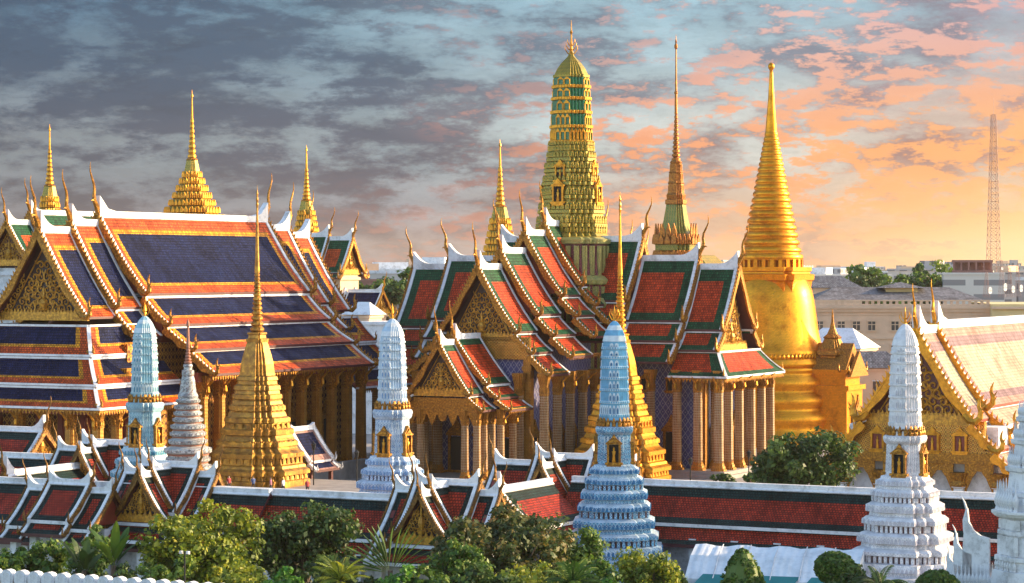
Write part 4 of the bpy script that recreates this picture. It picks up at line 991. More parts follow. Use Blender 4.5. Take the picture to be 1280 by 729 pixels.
def build_great_chedi():
    d = 380; root = thing('great_golden_chedi', 'huge round gilt chedi with ringed spire behind the pantheon', 'chedi', at(964, d), TH)
    mb = MB()
    rows = [(556, 90), (540, 90), (539, 86), (528, 85), (524, 88), (516, 88), (512, 81), (506, 80), (502, 84), (493, 83), (489, 76), (484, 75), (480, 79), (472, 78), (468, 72), (463, 71), (461, 73), (457, 70)]
    mb.stack(C40, lv(d, rows), 0)
    mb.build('ringed_base', 'gold_smooth', root, True)
    mb = MB()
    rows = [(458, 66), (457, 71), (452, 72), (447, 68), (443, 67), (440, 68.5), (436, 65), (426, 61.5), (414, 59), (400, 57), (385, 55), (372, 53), (362, 50.5), (354, 47), (348, 43), (343, 40)]
    mb.stack(C40, lv(d, rows), 0)
    mb.ornaments(C40, 67 * d / F, zpx(447, d), .9, .6, 0, .2, 'leaf')
    mb.build('bell', 'gold_smooth', root, True)
    mb = MB(); rows = [(366, 50), (352, 52.5), (350, 55), (343, 55.5), (342, 50), (340, 49.5), (339, 52), (334, 52)]
    mb.stack(CSQ, lv(d, rows), 0); mb.build('square_throne', 'gold_smooth', root)
    mb = MB()
    mb.stack(C24, lv(d, [(335, 31), (325, 31)]), 0)
    mb.ornaments(C24, 36 * d / F, zpx(334.5, d), 10 * d / F, 1.0, 0, .5, 'box', 0, .5)
    mb.build('colonnade', 'gold_smooth', root)
    mb = MB(); rows = [(325.5, 39), (323, 40), (319, 39.8), (317, 36.5)]; n = 20; y = 317.0
    for i in range(n):
        t = i / (n - 1); r = 37 * (1 - t) + 8.2 * t - 2.2 * math.sin(math.pi * t); h_ = 9.6 * (1 - t) + 5.6 * t
        rows += [(y, r * .93), (y - h_ * .22, r * 1.02), (y - h_ * .62, r * 1.0), (y - h_ * .92, r * .90)]; y -= h_
    rows += [(y, 7.2), (y - 2, 7.2), (y - 40, 4.0), (92, 2.2), (88, 1.9), (86, 3.4), (83, 4.2), (80, 3.2), (78, .4)]
    mb.stack(C40, lv(d, rows), 0); mb.build('ringed_spire', 'gold_smooth', root, True)
    # gilt entrance porch standing out to the right of the drum
    M = RZ(-90)
    mb = MB(M); mb.box(-3.4, 3.4, 6, 13.0, 0, 8.2); mb.box(-3.8, 3.8, 6, 13.4, 8.2, 8.9); mb.box(-3.1, 3.1, 6, 12.7, 8.9, 10.6); mb.box(-3.5, 3.5, 6, 13.1, 10.6, 11.2)
    po = mb.build('porch', 'gold_smooth', root)
    mb = MB(M)
    mb.prism([(-3.5, 12.9, 11.2), (3.5, 12.9, 11.2), (0, 12.9, 15.0)], (0, -6.9, 0)); mb.prism([(-3.9, 13.3, 10.2), (3.9, 13.3, 10.2), (0, 13.3, 13.8)], (0, .5, 0))
    for y in (12.0, 13.5): hook(mb, (3.6, y, 11.0), 1, .6); hook(mb, (-3.6, y, 11.0), -1, .6)
    mb.build('porch_gable', 'gold_ornate', po)
    mb = MB(M); mb.stack(CS2, [(11.2, 2.4), (13.2, 2.3), (13.3, 2.7), (13.8, 2.6), (14.2, 1.9), (15.0, 1.5), (15.6, 1.2), (15.8, 1.4), (16.3, .8), (17.2, .4), (18.0, .22), (20.0, .04)], 0, 0, 9.6); mb.build('porch_spire', 'gold_ornate', po)
    window(po, M, 0, 13.4, 1.0, 2.4, 6.5, 1, ('gold_ornate', 'dark'), 'doorway')
build_great_chedi()

def build_grey_chedi():
    d = 212; root = thing('grey_chedi', 'small grey porcelain chedi with ringed base and needle spire', 'chedi', at(235, d), TH)
    MT['grey_porc'] = m_mosaic('grey flowered porcelain', [(.42, .42, .41), (.20, .20, .21), (.52, .52, .52), (.26, .20, .19), (.36, .39, .38)], 7.0, .4)
    MT['grey_red'] = m_plain('red band', (.34, .14, .09), .6)
    mb = MB(); rows = []
    spec = [(640, 36), (624, 34), (612, 33), (600, 33.5), (589, 31), (579, 29), (569, 31), (557, 27), (547, 25), (538, 24), (529, 21), (521, 19.5), (513, 19), (505, 16.5), (498, 16.5)]
    spec = [(y, r * (.9 if y > 560 else .84)) for y, r in spec]
    for (y0, r0), (y1, r1) in zip(spec[:-1], spec[1:]):
        h_ = y0 - y1
        rows += [(y0, r0 * .93, 1), (y0 - h_ * .18, r0 * .95, 0), (y0 - h_ * .3, r0 * 1.05, 0), (y0 - h_ * .62, r0 * 1.07, 0), (y0 - h_ * .8, r0 * .98, 0), (y1 + .2, r1 * .93, 0)]
    mb.stack(C24, [(0, 40 * d / F, 0)] + lv(d, rows), 0)
    for (y0, r0), (y1, r1) in zip(spec[:-1], spec[1:]): mb.ornaments(C24, r0 * 1.03 * d / F, zpx(y0 - (y0 - y1) * .35, d), (y0 - y1) * .42 * d / F, .36, 0, .09, 'arch', 0, .7)
    mb.build('ringed_base', ['grey_porc', 'grey_red'], root)
    mb = MB(); mb.stack(C24, lv(d, [(499, 12), (495, 13), (490, 10.5), (484, 9.8), (476, 8.8), (470, 7.2), (468, 7.8), (463, 7.6), (462, 5.2), (459, 5.0), (458, 6.2), (455, 5.0)])); mb.build('bell', 'grey_porc', root, False)
    rows = [(456, 4.6)]; y = 455; r = 4.8
    for i in range(6): rows += [(y, r * .7), (y - 1, r), (y - 2.6, r), (y - 3.6, r * .65)]; y -= 3.8; r *= .86
    rows += [(y, 2.2), (y - 16, 1.7), (409, 1.3), (408, 2.2), (404, 1.9), (399, .4)]
    mb = MB(); mb.stack(C12, lv(d, rows)); mb.build('spire', 'grey_red', root)
build_grey_chedi()

def build_mondop():
    d = 400; root = thing('spired_mondop', 'gilt library spire, thin as a needle, rising behind the pantheon roof', 'temple', at(845, d), TH)
    MT['mondop_gold'] = m_gold('reddish gilt', (.52, .21, .03), (.16, .035, .014), 4.0, .4, .65, .7, .6)
    MT['mondop_green'] = m_diamond('green glass and gilt', [(0, (.07, .16, .03)), (.36, (.42, .22, .03)), (.55, (.10, .18, .04)), (.85, (.40, .16, .03))], 2.4, 2.0, .36, .35)
    mb = MB(); mb.box(-7, 7, -7, 7, 0, 22); mb.build('wall', 'wall_gold', root)
    mb = MB(); mb.stack(CS2, [(21, 13), (22, 12.6), (26, 8.5), (28, 6)]); mb.build('lower_roof', 'green_gold', root)
    mb = MB()
    rows = [(352, 36, 1), (340, 31, 0), (334, 27, 1), (322, 27, 1), (321, 29, 0), (315, 29, 0), (313, 26, 1), (306, 26, 0), (305, 29, 0), (301, 30, 0), (298, 27, 0), (292, 21, 1), (289, 18.5, 1), (275, 15.5, 1), (262, 13.2, 1), (256, 12.2, 0), (255, 13.6, 0), (250, 13.4, 0), (249, 11.4, 0), (244, 12.2, 0), (241, 10.4, 0), (230, 9.5, 0), (229, 10.4, 0), (227, 9.3, 0), (217, 8.3, 0), (216, 9.2, 0), (214, 8.0, 0), (205, 7.0, 0), (203, 7.6, 0), (201, 6.2, 0)]
    mb.stack(CS3, lv(d, rows), 0)
    for y, r, h_ in ((305, 29, 1.5), (321, 28.5, 1.0), (297, 26, 2.2)): mb.ornaments(CS3, r * d / F, zpx(y, d), h_, 1.1, 0, .2, 'leaf')
    for y, r, h_ in ((244, 9.6, 1.5), (229, 8.6, 1.4), (216, 7.4, 1.3)): mb.ornaments(CS3, r * d / F, zpx(y, d), h_, .5, 0, .12, 'box', 0, .5)
    mb.build('tiered_roof', ['mondop_gold', 'mondop_green'], root)
    rows = []; y = 202; r = 5.6
    while y > 142:
        rows += [(y, r * .66), (y - 1.2, r), (y - 3.6, r), (y - 5.0, r * .62)]; y -= 5.3; r *= .91
    rows += [(y, 1.9), (118, 1.5), (117, 2.3), (115, 2.3), (114, 1.4), (90, 1.0), (62, .8), (60, 2.0), (57, 2.2), (54, .8), (52, 1.4), (50, .6), (43, .1)]
    mb = MB(); mb.stack(C12, lv(d, rows)); mb.build('needle_spire', 'mondop_gold', root)
build_mondop()

def build_palace_spire(px, d, ytop, ybase, hw, label, group, slim=False):
    """gilt pyramid of roof tiers ending in a needle, on a palace hall"""
    root = thing('palace_spire', label, 'spire', at(px, d), TH, group)
    Hh = ybase - ytop; Y = lambda t: ybase - Hh * t
    rows = []; prev = None; T = [0, .055, .11, .165, .22, .275, .325]; Rr = [1, .86, .72, .60, .49, .39, .30]
    e = .46 if slim else .24
    if slim: Rr = [1, .90, .81, .73, .65, .58, .52]
    mb = MB()
    for i in range(7):
        r = Rr[i] * hw; nx = (Rr[i + 1] if i < 6 else e) * hw; t1 = T[i + 1] if i < 6 else .375
        t0 = T[i]; dt = t1 - t0
        rows += [(Y(t0), r * .96, 0), (Y(t0 + dt * .15), r * 1.04, 0), (Y(t0 + dt * .3), r, 1), (Y(t0 + dt * .72), nx * 1.02, 1), (Y(t1) + .1, nx * .95, 1)]
    rows += [(Y(.375), hw * e, 1), (Y(.46), hw * e * .72, 0), (Y(.465), hw * e * .8, 0), (Y(.475), hw * e * .62, 0)]
    mb.stack(CS3, lv(d, rows), 0)
    for i in range(7):
        mb.ornaments(CS3, Rr[i] * hw * 1.02 * d / F, zpx(Y(T[i] + .006), d), .045 * Hh * d / F, max(.5, .17 * Rr[i] * hw * d / F), 0, .2, 'leaf')
    mb.build('tiered_roof', ['gold', 'green_gold'], root)
    rows = []; t = .475; r = hw * e * .58
    for i in range(8): rows += [(Y(t), r * .75), (Y(t + .008), r), (Y(t + .026), r * .95), (Y(t + .036), r * .7)]; t += .038; r *= .88
    rows += [(Y(t), r * .7), (Y(.94), r * .35), (Y(.945), r * .8), (Y(.96), r * .6), (Y(.965), r * .3), (Y(1), r * .05)]
    mb = MB(); mb.stack(C12, lv(d, rows)); mb.build('needle_spire', 'gold', root)
    zb = zpx(ybase, d); w = hw * d / F
    mb = MB(); mb.stack(CS2, [(0, w * 1.2), (zb - 6, w * 1.2), (zb - 5.9, w * 1.7), (zb - 4, w * 1.5), (zb, w)]); mb.build('hall_body', 'white', root)
gsp = 'gilt spires of the palace halls behind the temple'
build_palace_spire(62, 460, 155, 300, 21, 'gilt needle spire at the far left behind the small green gable', gsp, True)
build_palace_spire(240, 470, 112, 276, 40, 'broad gilt spire rising behind the middle of the blue roof ridge', gsp)
build_palace_spire(383, 455, 181, 312, 20, 'gilt spire beside the right end of the blue roof ridge', gsp, True)
build_palace_spire(625, 430, 174, 332, 24, 'gilt spire behind the left wing of the pantheon', gsp, True)

# ------------------------------------------------------------------ gilt gabled hall on the right
def arch_plate(mb, x0, x1, z0, z1, y, dep=.25, mat=0):
    """plate with a cusped arch opening between two pillars"""
    n = 12; xm = (x0 + x1) / 2; w = (x1 - x0) / 2
    arch = []
    for i in range(n + 1):
        t = -1 + 2 * i / n
        zz = z0 + (z1 - z0) * .78 * (1 - abs(t) ** 1.7) + .10 * abs(math.sin(t * math.pi * 3))
        arch.append((xm + t * w * .92, zz))
    for i in range(n):
        a, b = arch[i], arch[i + 1]
        mb.prism([(a[0], y, a[1]), (b[0], y, b[1]), (b[0], y, z1), (a[0], y, z1)], (0, -dep, 0), mat)
def build_right_hall():
    root = thing('gilded_hall', 'gilt gabled hall with cream tiled roof behind the plain white prang', 'temple', at(1145, 250), TH)
    M = RZ(180)
    section(root, M, -42, -5.9, [(0, 20.4, 5.2, 12.3, .5), (5.0, 11.9, 7.6, 10.0, .15), (7.4, 9.6, 9.4, 7.4, .1)], ST_W, ped='plain', pinset=.5)
    section(root, M, -6.1, 0, [(0, 20.0, 5.7, 11.2, .5), (5.5, 10.8, 8.0, 8.4, .15), (7.8, 8.0, 10.0, 6.2, .1)], ST_W, ped='carved', pinset=.8, seed=61)
    mb = MB(M); mb.box(-7.6, 7.6, -41, -2.2, 0, 10.5); mb.build('wall', 'white', root)
    mb = MB(M); mb.box(-6.6, 6.6, -1.6, -.9, 8.0, 10.8); mb.build('frieze', 'frieze', root)
    for x in (-4.2, -1.4, 1.4, 4.2): niche(root, M, x, -.9, 8.2, 1.5, 2.3, True, ('gold', 'lacquer', 'gold'))
    mb = MB(M)
    mb.box(-7.8, 7.8, -1.7, -.6, 7.3, 8.0); mb.box(-8.4, 8.4, -1.55, -.7, 6.95, 7.3)
    mb.build('gilt_beam', 'gold_ornate', root)
    mb = MB(M); mb.box(-7.2, 7.2, -1.58, -.8, 8.003, 8.25); mb.build('gilt_cornice', 'frieze', root)
    mb = MB(M)
    mb.stack(CS2, [(0, .75), (.6, .75), (.7, .58), (4.6, .55), (4.65, .75), (5.0, .8)], 0, -8.0, -1.1)
    p = mb.build('pillar', 'white', root)
    mb = MB(M); mb.stack(CS2, [(4.6, .7), (4.9, .85), (5.3, .7), (6.1, 1.0)], 0, -8.0, -1.1); cp = mb.build('pillar_capital', 'gold_ornate', p)
    xs = (-8.0, -4.0, 0.0, 4.0, 8.0)
    for x in xs[1:]: copy_tree(p, root).location = (-(x + 8.0), 0, 0)
    for a, b in zip(xs[:-1], xs[1:]):
        mb = MB(M); arch_plate(mb, a + .45, b - .45, 3.8, 6.95, -1.0); mb.build('gilt_arch', 'gold_ornate', root)
    for sx in (-1, 1):
        mb = MB(M)
        mb.prism([(sx * 8.4, -1.0, 4.0), (sx * 9.6, -1.0, 5.6), (sx * 9.3, -1.0, 6.3), (sx * 8.4, -1.0, 6.4)], (0, -.3, 0)); mb.build('side_bracket', 'gold_ornate', root)
        mb = MB(M); mb.box(min(sx * 5.8, sx * 6.6), max(sx * 5.8, sx * 6.6), -1.5, -.8, 10.8, 11.1); mb.build('gilt_block', 'gold', root)
    mb = MB(M); mb.box(-9, 9, -42, 1, 0, .6); mb.build('plinth', 'stone', root)
ST_W.back = []
build_right_hall()

# ------------------------------------------------------------------ cloister galleries with red roofs
GT = [(0, 8.4, 3.3, 5.5, .22), (3.2, 5.2, 4.8, 4.0, .08)]
ST_G.back = []
ST_GP = style(**{**ST_G.__dict__, 'gold': 'gold_dark', 's': .44, 'edge': .28, 'end': [(.75, 1)], 'top': [(.8, 1)], 'bot': [(.6, 1)]})
def gallery(px, d, L_, label, axis=-90, back=False, gable=False, tiers=GT):
    root = thing('cloister_gallery', label, 'gallery', at(px, d), TH, 'red roofed cloister galleries round the temple')
    M = RZ(axis)
    section(root, M, 0, L_, tiers, ST_G, gable, back, ped='carved' if gable else None, sweepup=2.0, seed=int(px) + 5)
    mb = MB(M); mb.box(-2.6, 2.6, .3, L_ - .3, 0, 5.6); mb.build('wall', 'white', root)
    mb = MB(M); mb.box(-3.9, 3.9, .2, L_ - .2, 0, .5); mb.build('plinth', 'white_dirty', root)
    n = max(2, int(L_ / 3.6)); p = None
    for i in range(n):
        for sx in ((1,) if axis == 0 else (1, )):
            y = L_ * (i + .5) / n
            if p is None:
                mb = MB(M); mb.box(sx * 4.0 - .3, sx * 4.0 + .3, y - .3, y + .3, .5, 4.4); mb.box(sx * 4.0 - .42, sx * 4.0 + .42, y - .42, y + .42, .5, .8); p = mb.build('pillar', 'white', root); y0 = y
            else:
                q = link_copy(p, root); q.location = M @ Vector((0, y - y0, 0))
    return root
gallery(716, 213.5, 54, 'long straight red cloister roof behind the two nearest prangs', -90)
gallery(-42, 214.2, 30, 'red cloister roof running out of the left edge behind the small gate', -90)
gallery(238, 204.8, 20, 'red cloister roof behind the big round trees', -90)
gallery(622, 203, 9.5, 'short pinkish red cloister roof climbing to the pavilion by the blue and white prang', 0, True)
gallery(6, 219, 12, 'short red cloister roof climbing to the pavilion beside the teal prang', 0, True)
gallery(-70, 244.5, 21, 'red cloister roof at far left running behind to the pavilion by the teal prang', -90)
gallery(-60, 258, 11.5, 'gable end of a red cloister roof at the far left edge', -90, False, True, [(0, 10.0, 3.3, 7.0, .22), (3.2, 6.8, 4.8, 5.6, .08)])

def pavilion(px, d, label, k=1.0, dz=0.0, la=4.4, lb=2.7, fa=4.3, fb=2.7):
    root = thing('cloister_pavilion', label, 'pavilion', at(px, d), TH, 'cross gabled pavilions on the cloister')
    M = RZ(-90); Mf = RZ(180)
    hi = [(0, 9.95 + dz, 3.2, 6.4 + dz, .3), (3.1, 6.1 + dz, 4.7, 4.9 + dz, .08)]
    lo = [(0, 9.25 + dz, 3.2, 5.8 + dz, .3), (3.1, 5.5 + dz, 4.7, 4.3 + dz, .08)]
    section(root, M, -lb, lb, hi, ST_GP, True, True, ped='plain', sweepup=1.9)
    section(root, M, lb, la, lo, ST_GP, True, ped='plain', sweepup=1.9)
    section(root, RZ(90), lb, la, lo, ST_GP, True, ped='plain', sweepup=1.9)
    section(root, Mf, 0, fb, [(0, 9.85 + dz, 2.9, 5.7 + dz, .3)], ST_GP, True, ped='plain', sweepup=1.5)
    section(root, Mf, fb, fa, [(0, 9.4 + dz, 2.6, 5.7 + dz, .3), (2.5, 5.5 + dz, 3.6, 4.8 + dz, .06)], ST_GP, True, ped='carved', sweepup=1.5, seed=int(px) + 1, pinset=.9)
    skirt(root, Mf, fa - .2, 2.4, fa + 1.6, 3.8, 5.3 + dz, 4.3 + dz, ST_GP, fb)
    mb = MB(); mb.box(-2.5, 2.5, -fa + .9, 2.5, 0, 5.7 + dz); mb.box(-la + .5, la - .5, -2.4, 2.4, 0, 5.6 + dz); mb.build('wall', 'white', root)
    for x in (-3.0, 3.0):
        mb = MB(); mb.box(x - .3, x + .3, -fa - .9, -fa - .3, 0, 4.4 + dz); mb.build('pillar', 'white', root)
    return root
pavilion(559, 192.5, 'cross gabled cloister pavilion half hidden behind the dark leafed trees')
pavilion(213, 205.5, 'cross gabled cloister pavilion in front of the small grey chedi', 1, .35)
pavilion(706, 216.5, 'cross gabled cloister pavilion left of the blue and white prang', 1, .2, 6.6, 2.7, 4.6, 2.4)
pavilion(134, 231.5, 'cross gabled cloister pavilion left of the teal prang', 1, .35, 5.4, 2.7, 4.2, 2.4)
def build_gate():
    root = thing('gate_pavilion', 'small gate with three stepped red roofs on white pillars at lower left', 'gate', at(88, 203.5), TH)
    M = RZ(-90); ST = style(**{**ST_GP.__dict__, 'back': [(.6, 1)]})
    hi = [(0, 9.0, 2.9, 6.2, .2), (2.8, 5.9, 3.7, 5.2, .05)]; lo = [(0, 8.45, 2.9, 5.65, .2), (2.8, 5.35, 3.7, 4.7, .05)]
    section(root, M, -2.0, 2.0, hi, ST, True, True, ped='plain', sweepup=1.8)
    section(root, M, 2.0, 4.1, lo, ST, True, ped='plain', sweepup=1.8)
    section(root, RZ(90), 2.0, 4.1, lo, ST, True, ped='plain', sweepup=1.8)
    for x in (-3.4, -1.5, 1.5, 3.4):
        for y in (-2.6, 2.6):
            mb = MB(); mb.box(x - .3, x + .3, y - .3, y + .3, 0, 5.2); mb.box(x - .4, x + .4, y - .4, y + .4, 0, .5); mb.build('pillar', 'white', root)
    mb = MB(); mb.box(-3.8, 3.8, -3.0, -2.2, 4.9, 5.25); mb.build('beam', 'maroon', root)
    mb = MB(); mb.box(-3.6, 3.6, -.4, .4, 0, 5.4); mb.build('wall', 'white_dirty', root)
build_gate()
def build_blue_shelter():
    root = thing('shelter', 'small open shelter with blue and pink tiled roof beside the slim gilt chedi', 'shelter', at(377, 296), TH)
    st = style(**{**ST_U.__dict__, 's': .45, 'end': [(.7, 1)], 'top': [(.6, 1)], 'bot': [(.9, 1)], 'lbot': [(.3, 1)], 'edge': .4, 'gold': 'white', 'mats': ['blue_tile', 'pink_tile', 'yellow_tile', 'maroon', 'white']})
    section(root, RZ(0), -2.6, 2.6, [(0, 7.5, 2.7, 3.9, .2), (2.6, 3.6, 3.6, 2.9, .05)], st, True, True, ped='plain', fin=False, sweepup=.7)
    for x in (-2.6, 2.6):
        for y in (-2.2, 2.2):
            mb = MB(); mb.box(x - .2, x + .2, y - .2, y + .2, 0, 3.8); mb.build('post', 'maroon', root)
build_blue_shelter()

# ------------------------------------------------------------------ halls further back
def small_hall(name, label, px, d, M_axis, secs, body, st=ST_P, wall='white', cat='hall', win=True):
    root = thing(name, label, cat, at(px, d), TH)
    M = RZ(M_axis)
    for (y0, y1, tiers, pd) in secs: section(root, M, y0, y1, tiers, st, True, ped=pd, seed=int(px) + 2)
    w, ya, yb, zt = body
    mb = MB(M); mb.box(-w, w, ya, yb, 0, zt); mb.box(-w - .3, w + .3, ya, yb + .3, zt - 1.0, zt - .5); mb.box(-w - .3, w + .3, ya, yb + .3, zt - 7, zt - 6.6); mb.build('wall', wall, root)
    if win:
        for x in (-w * .55, w * .55): window(root, M, x, yb, zt - 5.6, 1.4, 3.4, 1, ('white', 'glass_dark'))
    return root
ST_F = style(**{**ST_P.__dict__, 's': .85, 'ped': 'ped_gold', 'mats': ['orange_tile', 'green_tile', 'gold', 'maroon'], 'edge': .4})
small_hall('palace_pavilion', 'white walled pavilion with gilt gable and orange roof beyond the blue hall', 424, 430, -90, [(-9, -2, [(0, 31.6, 3.4, 26.0, .3)], 'plain'), (-2, 2.6, [(0, 31.0, 3.8, 25.2, .3), (3.6, 25.0, 4.6, 24.4, .05)], 'carved')], (3.0, -9, 2.0, 25.0), ST_F, 'cream')
ST_B = style(**{**ST_G.__dict__, 'mats': ['blue_tile', 'blue_tile', 'white', 'maroon'], 'gold': 'gold', 's': .6, 'edge': .25, 'ped': 'ped_gold'})
small_hall('blue_roofed_hall', 'low hall with plain dark blue roof and gilt gable left of the pantheon', 478, 425, -90, [(-6.5, 0, [(0, 22.2, 3.2, 18.6, .1)], 'carved')], (2.6, -6.3, -.8, 18.9), ST_B, 'cream')
small_hall('green_gabled_hall', 'hall with green and orange roof and gilt gables at the far left edge', 20, 345, 180, [(-20, -3, [(0, 33.6, 4.4, 27.2, .3), (4.2, 26.8, 6.6, 24.8, .1)], 'plain'), (-3, 2, [(0, 32.2, 4.0, 26.6, .3), (3.9, 26.2, 5.8, 24.6, .1)], 'carved')], (4.0, -20, 1.0, 26.0), ST_F)
def flat_house(name, label, px, d, w, dep, z, mat, cat='building', rot=TH, roof=None, rows=(), nwin=0, group=None, rh=2.0):
    root = thing(name, label, cat, at(px, d), rot, group)
    mb = MB(); mb.box(-w / 2, w / 2, 0, dep, 0, z); mb.box(-w / 2 - .25, w / 2 + .25, -.25, dep + .25, z - .5, z - .15); mb.build('wall', mat, root)
    if roof:
        mb = MB(); e = .6; mb.add([(-w / 2 - e, -e, z), (w / 2 + e, -e, z), (w / 2 + e, dep + e, z), (-w / 2 - e, dep + e, z), (-w / 4, dep / 2, z + rh), (w / 4, dep / 2, z + rh)], [(0, 1, 5, 4), (1, 2, 5), (2, 3, 4, 5), (3, 0, 4), (0, 3, 2, 1)]); mb.build('roof', roof, root)
    for zz, hh in rows:
        for i in range(nwin):
            x = -w / 2 + w * (i + .5) / nwin
            mb = MB(); mb.box(x - .55, x + .55, -.06, .1, zz, zz + hh); a = mb.build('window', 'glass_dark', root)
            mb = MB(); mb.box(x - .7, x + .7, -.14, .0, zz + hh, zz + hh + .18); mb.box(x - .7, x + .7, -.16, .0, zz - .2, zz); mb.box(x - .06, x + .06, -.1, .02, zz, zz + hh); mb.build('window_frame', 'white', a)
    return root
flat_house('low_building', 'low flat white building seen over the back of the blue hall', 470, 400, 9, 8, 17.6, 'white')
flat_house('porter_house', 'little white hip roofed house below the gilt pavilion', 447, 405, 4.2, 4, 18.6, 'cream', 'house', TH, 'white', [(15.2, 2.2)], 2)
flat_house('white_roofed_house', 'cream house with white hipped roof right of the great gilt chedi', 1036, 440, 11, 9, 12.2, 'cream', 'house', TH, 'white', [(8.2, 2.6)], 5, None, 3.4)
flat_house('balustraded_house', 'grey cream house with low gabled roof left of the plain white prang', 1083, 420, 13, 9, 9.6, 'cream', 'house', R(-8), 'slate', [(5.0, 2.4)], 4, None, 2.6)

def build_palace():
    d = 480; root = thing('ministry_building', 'long cream three storey building with rows of windows and parapet', 'building', at(1150, d), R(-3))
    k = d / F
    mb = MB(); mb.box(-20.5, 13, 0, 30, 0, zpx(383, d)); mb.build('wall', 'cream', root)
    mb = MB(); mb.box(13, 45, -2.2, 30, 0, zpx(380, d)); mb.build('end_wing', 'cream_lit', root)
    mb = MB(); zc = zpx(386, d)
    mb.box(-20.9, 13, -.7, 0, zc, zc + .45); mb.box(-20.7, 13, -.4, 0, zc - .6, zc); mb.box(13, 45, -2.9, -2.2, zc, zc + .45); mb.box(-20.9, 13, -.25, 0, zpx(424, d), zpx(424, d) + .35); mb.box(-20.9, 13, -.15, 0, zpx(394, d), zpx(394, d) + .2)
    mb.build('cornice', 'cream', root)
    mb = MB(); zp = zpx(383, d); mb.box(-20.6, 13, -.2, .3, zp, zp + .4)
    for i in range(30):
        x = -20.4 + i * 1.13; mb.box(x, x + .55, -.1, .2, zp + .4, zp + .95)
    mb.box(-20.6, 13, -.2, .3, zp + .95, zp + 1.2); mb.build('parapet', 'cream', root)
    mb = MB(); z = zpx(375, d)
    mb.add([(-20, 1, z), (12, 1, z), (12, 28, z), (-20, 28, z), (-15, 14, z + 2.3), (7, 14, z + 2.3)], [(0, 1, 5, 4), (1, 2, 5), (2, 3, 4, 5), (3, 0, 4)]); mb.build('roof', 'slate', root)
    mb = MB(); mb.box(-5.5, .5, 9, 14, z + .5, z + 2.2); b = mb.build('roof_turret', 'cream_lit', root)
    mb = MB(); mb.add([(-7, 7.5, z + 2.2), (2, 7.5, z + 2.2), (2, 15.5, z + 2.2), (-7, 15.5, z + 2.2), (-2.5, 11.5, z + 3.3)], [(0, 1, 4), (1, 2, 4), (2, 3, 4), (3, 0, 4), (0, 3, 2, 1)]); mb.build('turret_roof', 'slate', b)
    for y0, y1 in ((413, 402), (445, 431)):
        for px in (1025, 1052, 1071, 1090, 1119, 1138, 1157, 1174, 1193, 1217):
            x = (px - 1150) * k; za, zb = zpx(y0, d), zpx(y1, d)
            mb = MB(); mb.box(x - .72, x + .72, -.05, .1, za, zb); a = mb.build('window', 'glass_dark', root)
            mb = MB()
            for q in (-.8, -.05, .65): mb.box(x + q, x + q + .12, -.18, 0, za, zb)
            mb.box(x - .95, x + .95, -.3, 0, zb, zb + .25); mb.box(x - .95, x + .95, -.3, 0, za - .22, za); mb.box(x - .7, x + .7, -.16, 0, za + (zb - za) * .6, za + (zb - za) * .68); mb.build('window_frame', 'cream', a)
    for px in (1248, 1256, 1264, 1274, 1281):
        x = (px - 1150) * k
        mb = MB(); mb.box(x - .45, x + .45, -2.3, -2.1, zpx(408, d), zpx(403, d)); mb.build('wing_window', 'glass_dark', root)
    return root
build_palace()

# ------------------------------------------------------------------ far city
def build_city():
    q = random.Random(5); placed = []
    lab = 'pale distant city block low on the hazy skyline'
    n = 0
    for i in range(120):
        d = q.choice([700, 850, 1000, 1250, 1500, 1900, 2400, 3000]) * q.uniform(.92, 1.08)
        px = q.uniform(-60, 1340)
        if 990 < px < 1300 and d < 720: continue
        w = q.uniform(12, 46) * (1 if d < 1500 else 1.8)
        top = q.uniform(329, 345) if d > 1200 else q.uniform(337, 356)
        if 440 < px < 520: top = q.uniform(336, 350)
        z = zpx(top, d)
        if z < 5: continue
        loc = at(px, d)
        if any((loc - p).length < (w + v) * .75 for p, v in placed): continue
        placed.append((loc, w)); n += 1
        root = thing('city_block', lab, 'building', loc, R(q.choice([-27, -27, 10, -40])), 'distant city blocks')
        m = q.choice(['city', 'city', 'city2', 'city3'])
        mb = MB(); dp = w * q.uniform(.4, .8); mb.box(-w / 2, w / 2, 0, dp, 0, z); mb.build('wall', m, root)
        mb = MB(); mb.box(-w / 2 - .3, w / 2 + .3, -.3, dp + .3, z, z + .8)
        a = q.uniform(-.3, .1) * w; mb.box(a, a + w * .25, dp * .3, dp * .7, z + .8, z + q.uniform(3, 5)); mb.build('roof', q.choice(['white', 'city2', 'cream']), root)
    # the larger blocks that stand out on the right skyline
    flat_house('office_block', 'white office block with brown top storey left of the radio mast', 1217, 640, 15, 14, zpx(341, 640), 'city3', 'building', R(-8))
    t = thing('roof_storey', 'brown open storey on top of the white office block', 'storey', at(1216, 644, zpx(341, 644)), R(-8))
    mb = MB(); mb.box(-5, 5, 0, 8, .0, .6); mb.box(-5, 5, 0, 8, 2.6, 3.2)
    for i in range(6): mb.box(-4.9 + i * 1.86, -4.5 + i * 1.86, 0, .6, .6, 2.6); 
    mb.box(-4.5, 4.5, 2, 7.5, .6, 2.6); mb.build('frame', 'lacquer_pale', t)
    flat_house('flat_block', 'low white block with dark ribbon windows beside the great chedi', 1046, 800, 34, 16, zpx(343, 800), 'city3', 'building', R(-6))
    flat_house('dark_roofed_house', 'brown tiled house roof just right of the great chedi', 1030, 560, 16, 12, zpx(360, 560), 'cream', 'house', R(-5), 'slate', (), 0, None, 2.6)
    flat_house('red_building', 'dull red building beside the gilt pavilion on the left skyline', 456, 640, 9, 8, zpx(349, 640), 'lacquer_pale', 'building', R(-20))
    flat_house('glass_office', 'small grey office with ribbon windows left of the pantheon roofs', 478, 720, 14, 8, zpx(346, 720), 'city3', 'building', R(-12))
MT['lacquer_pale'] = m_plain('dull red render', (.30, .14, .11), .8)
build_city()
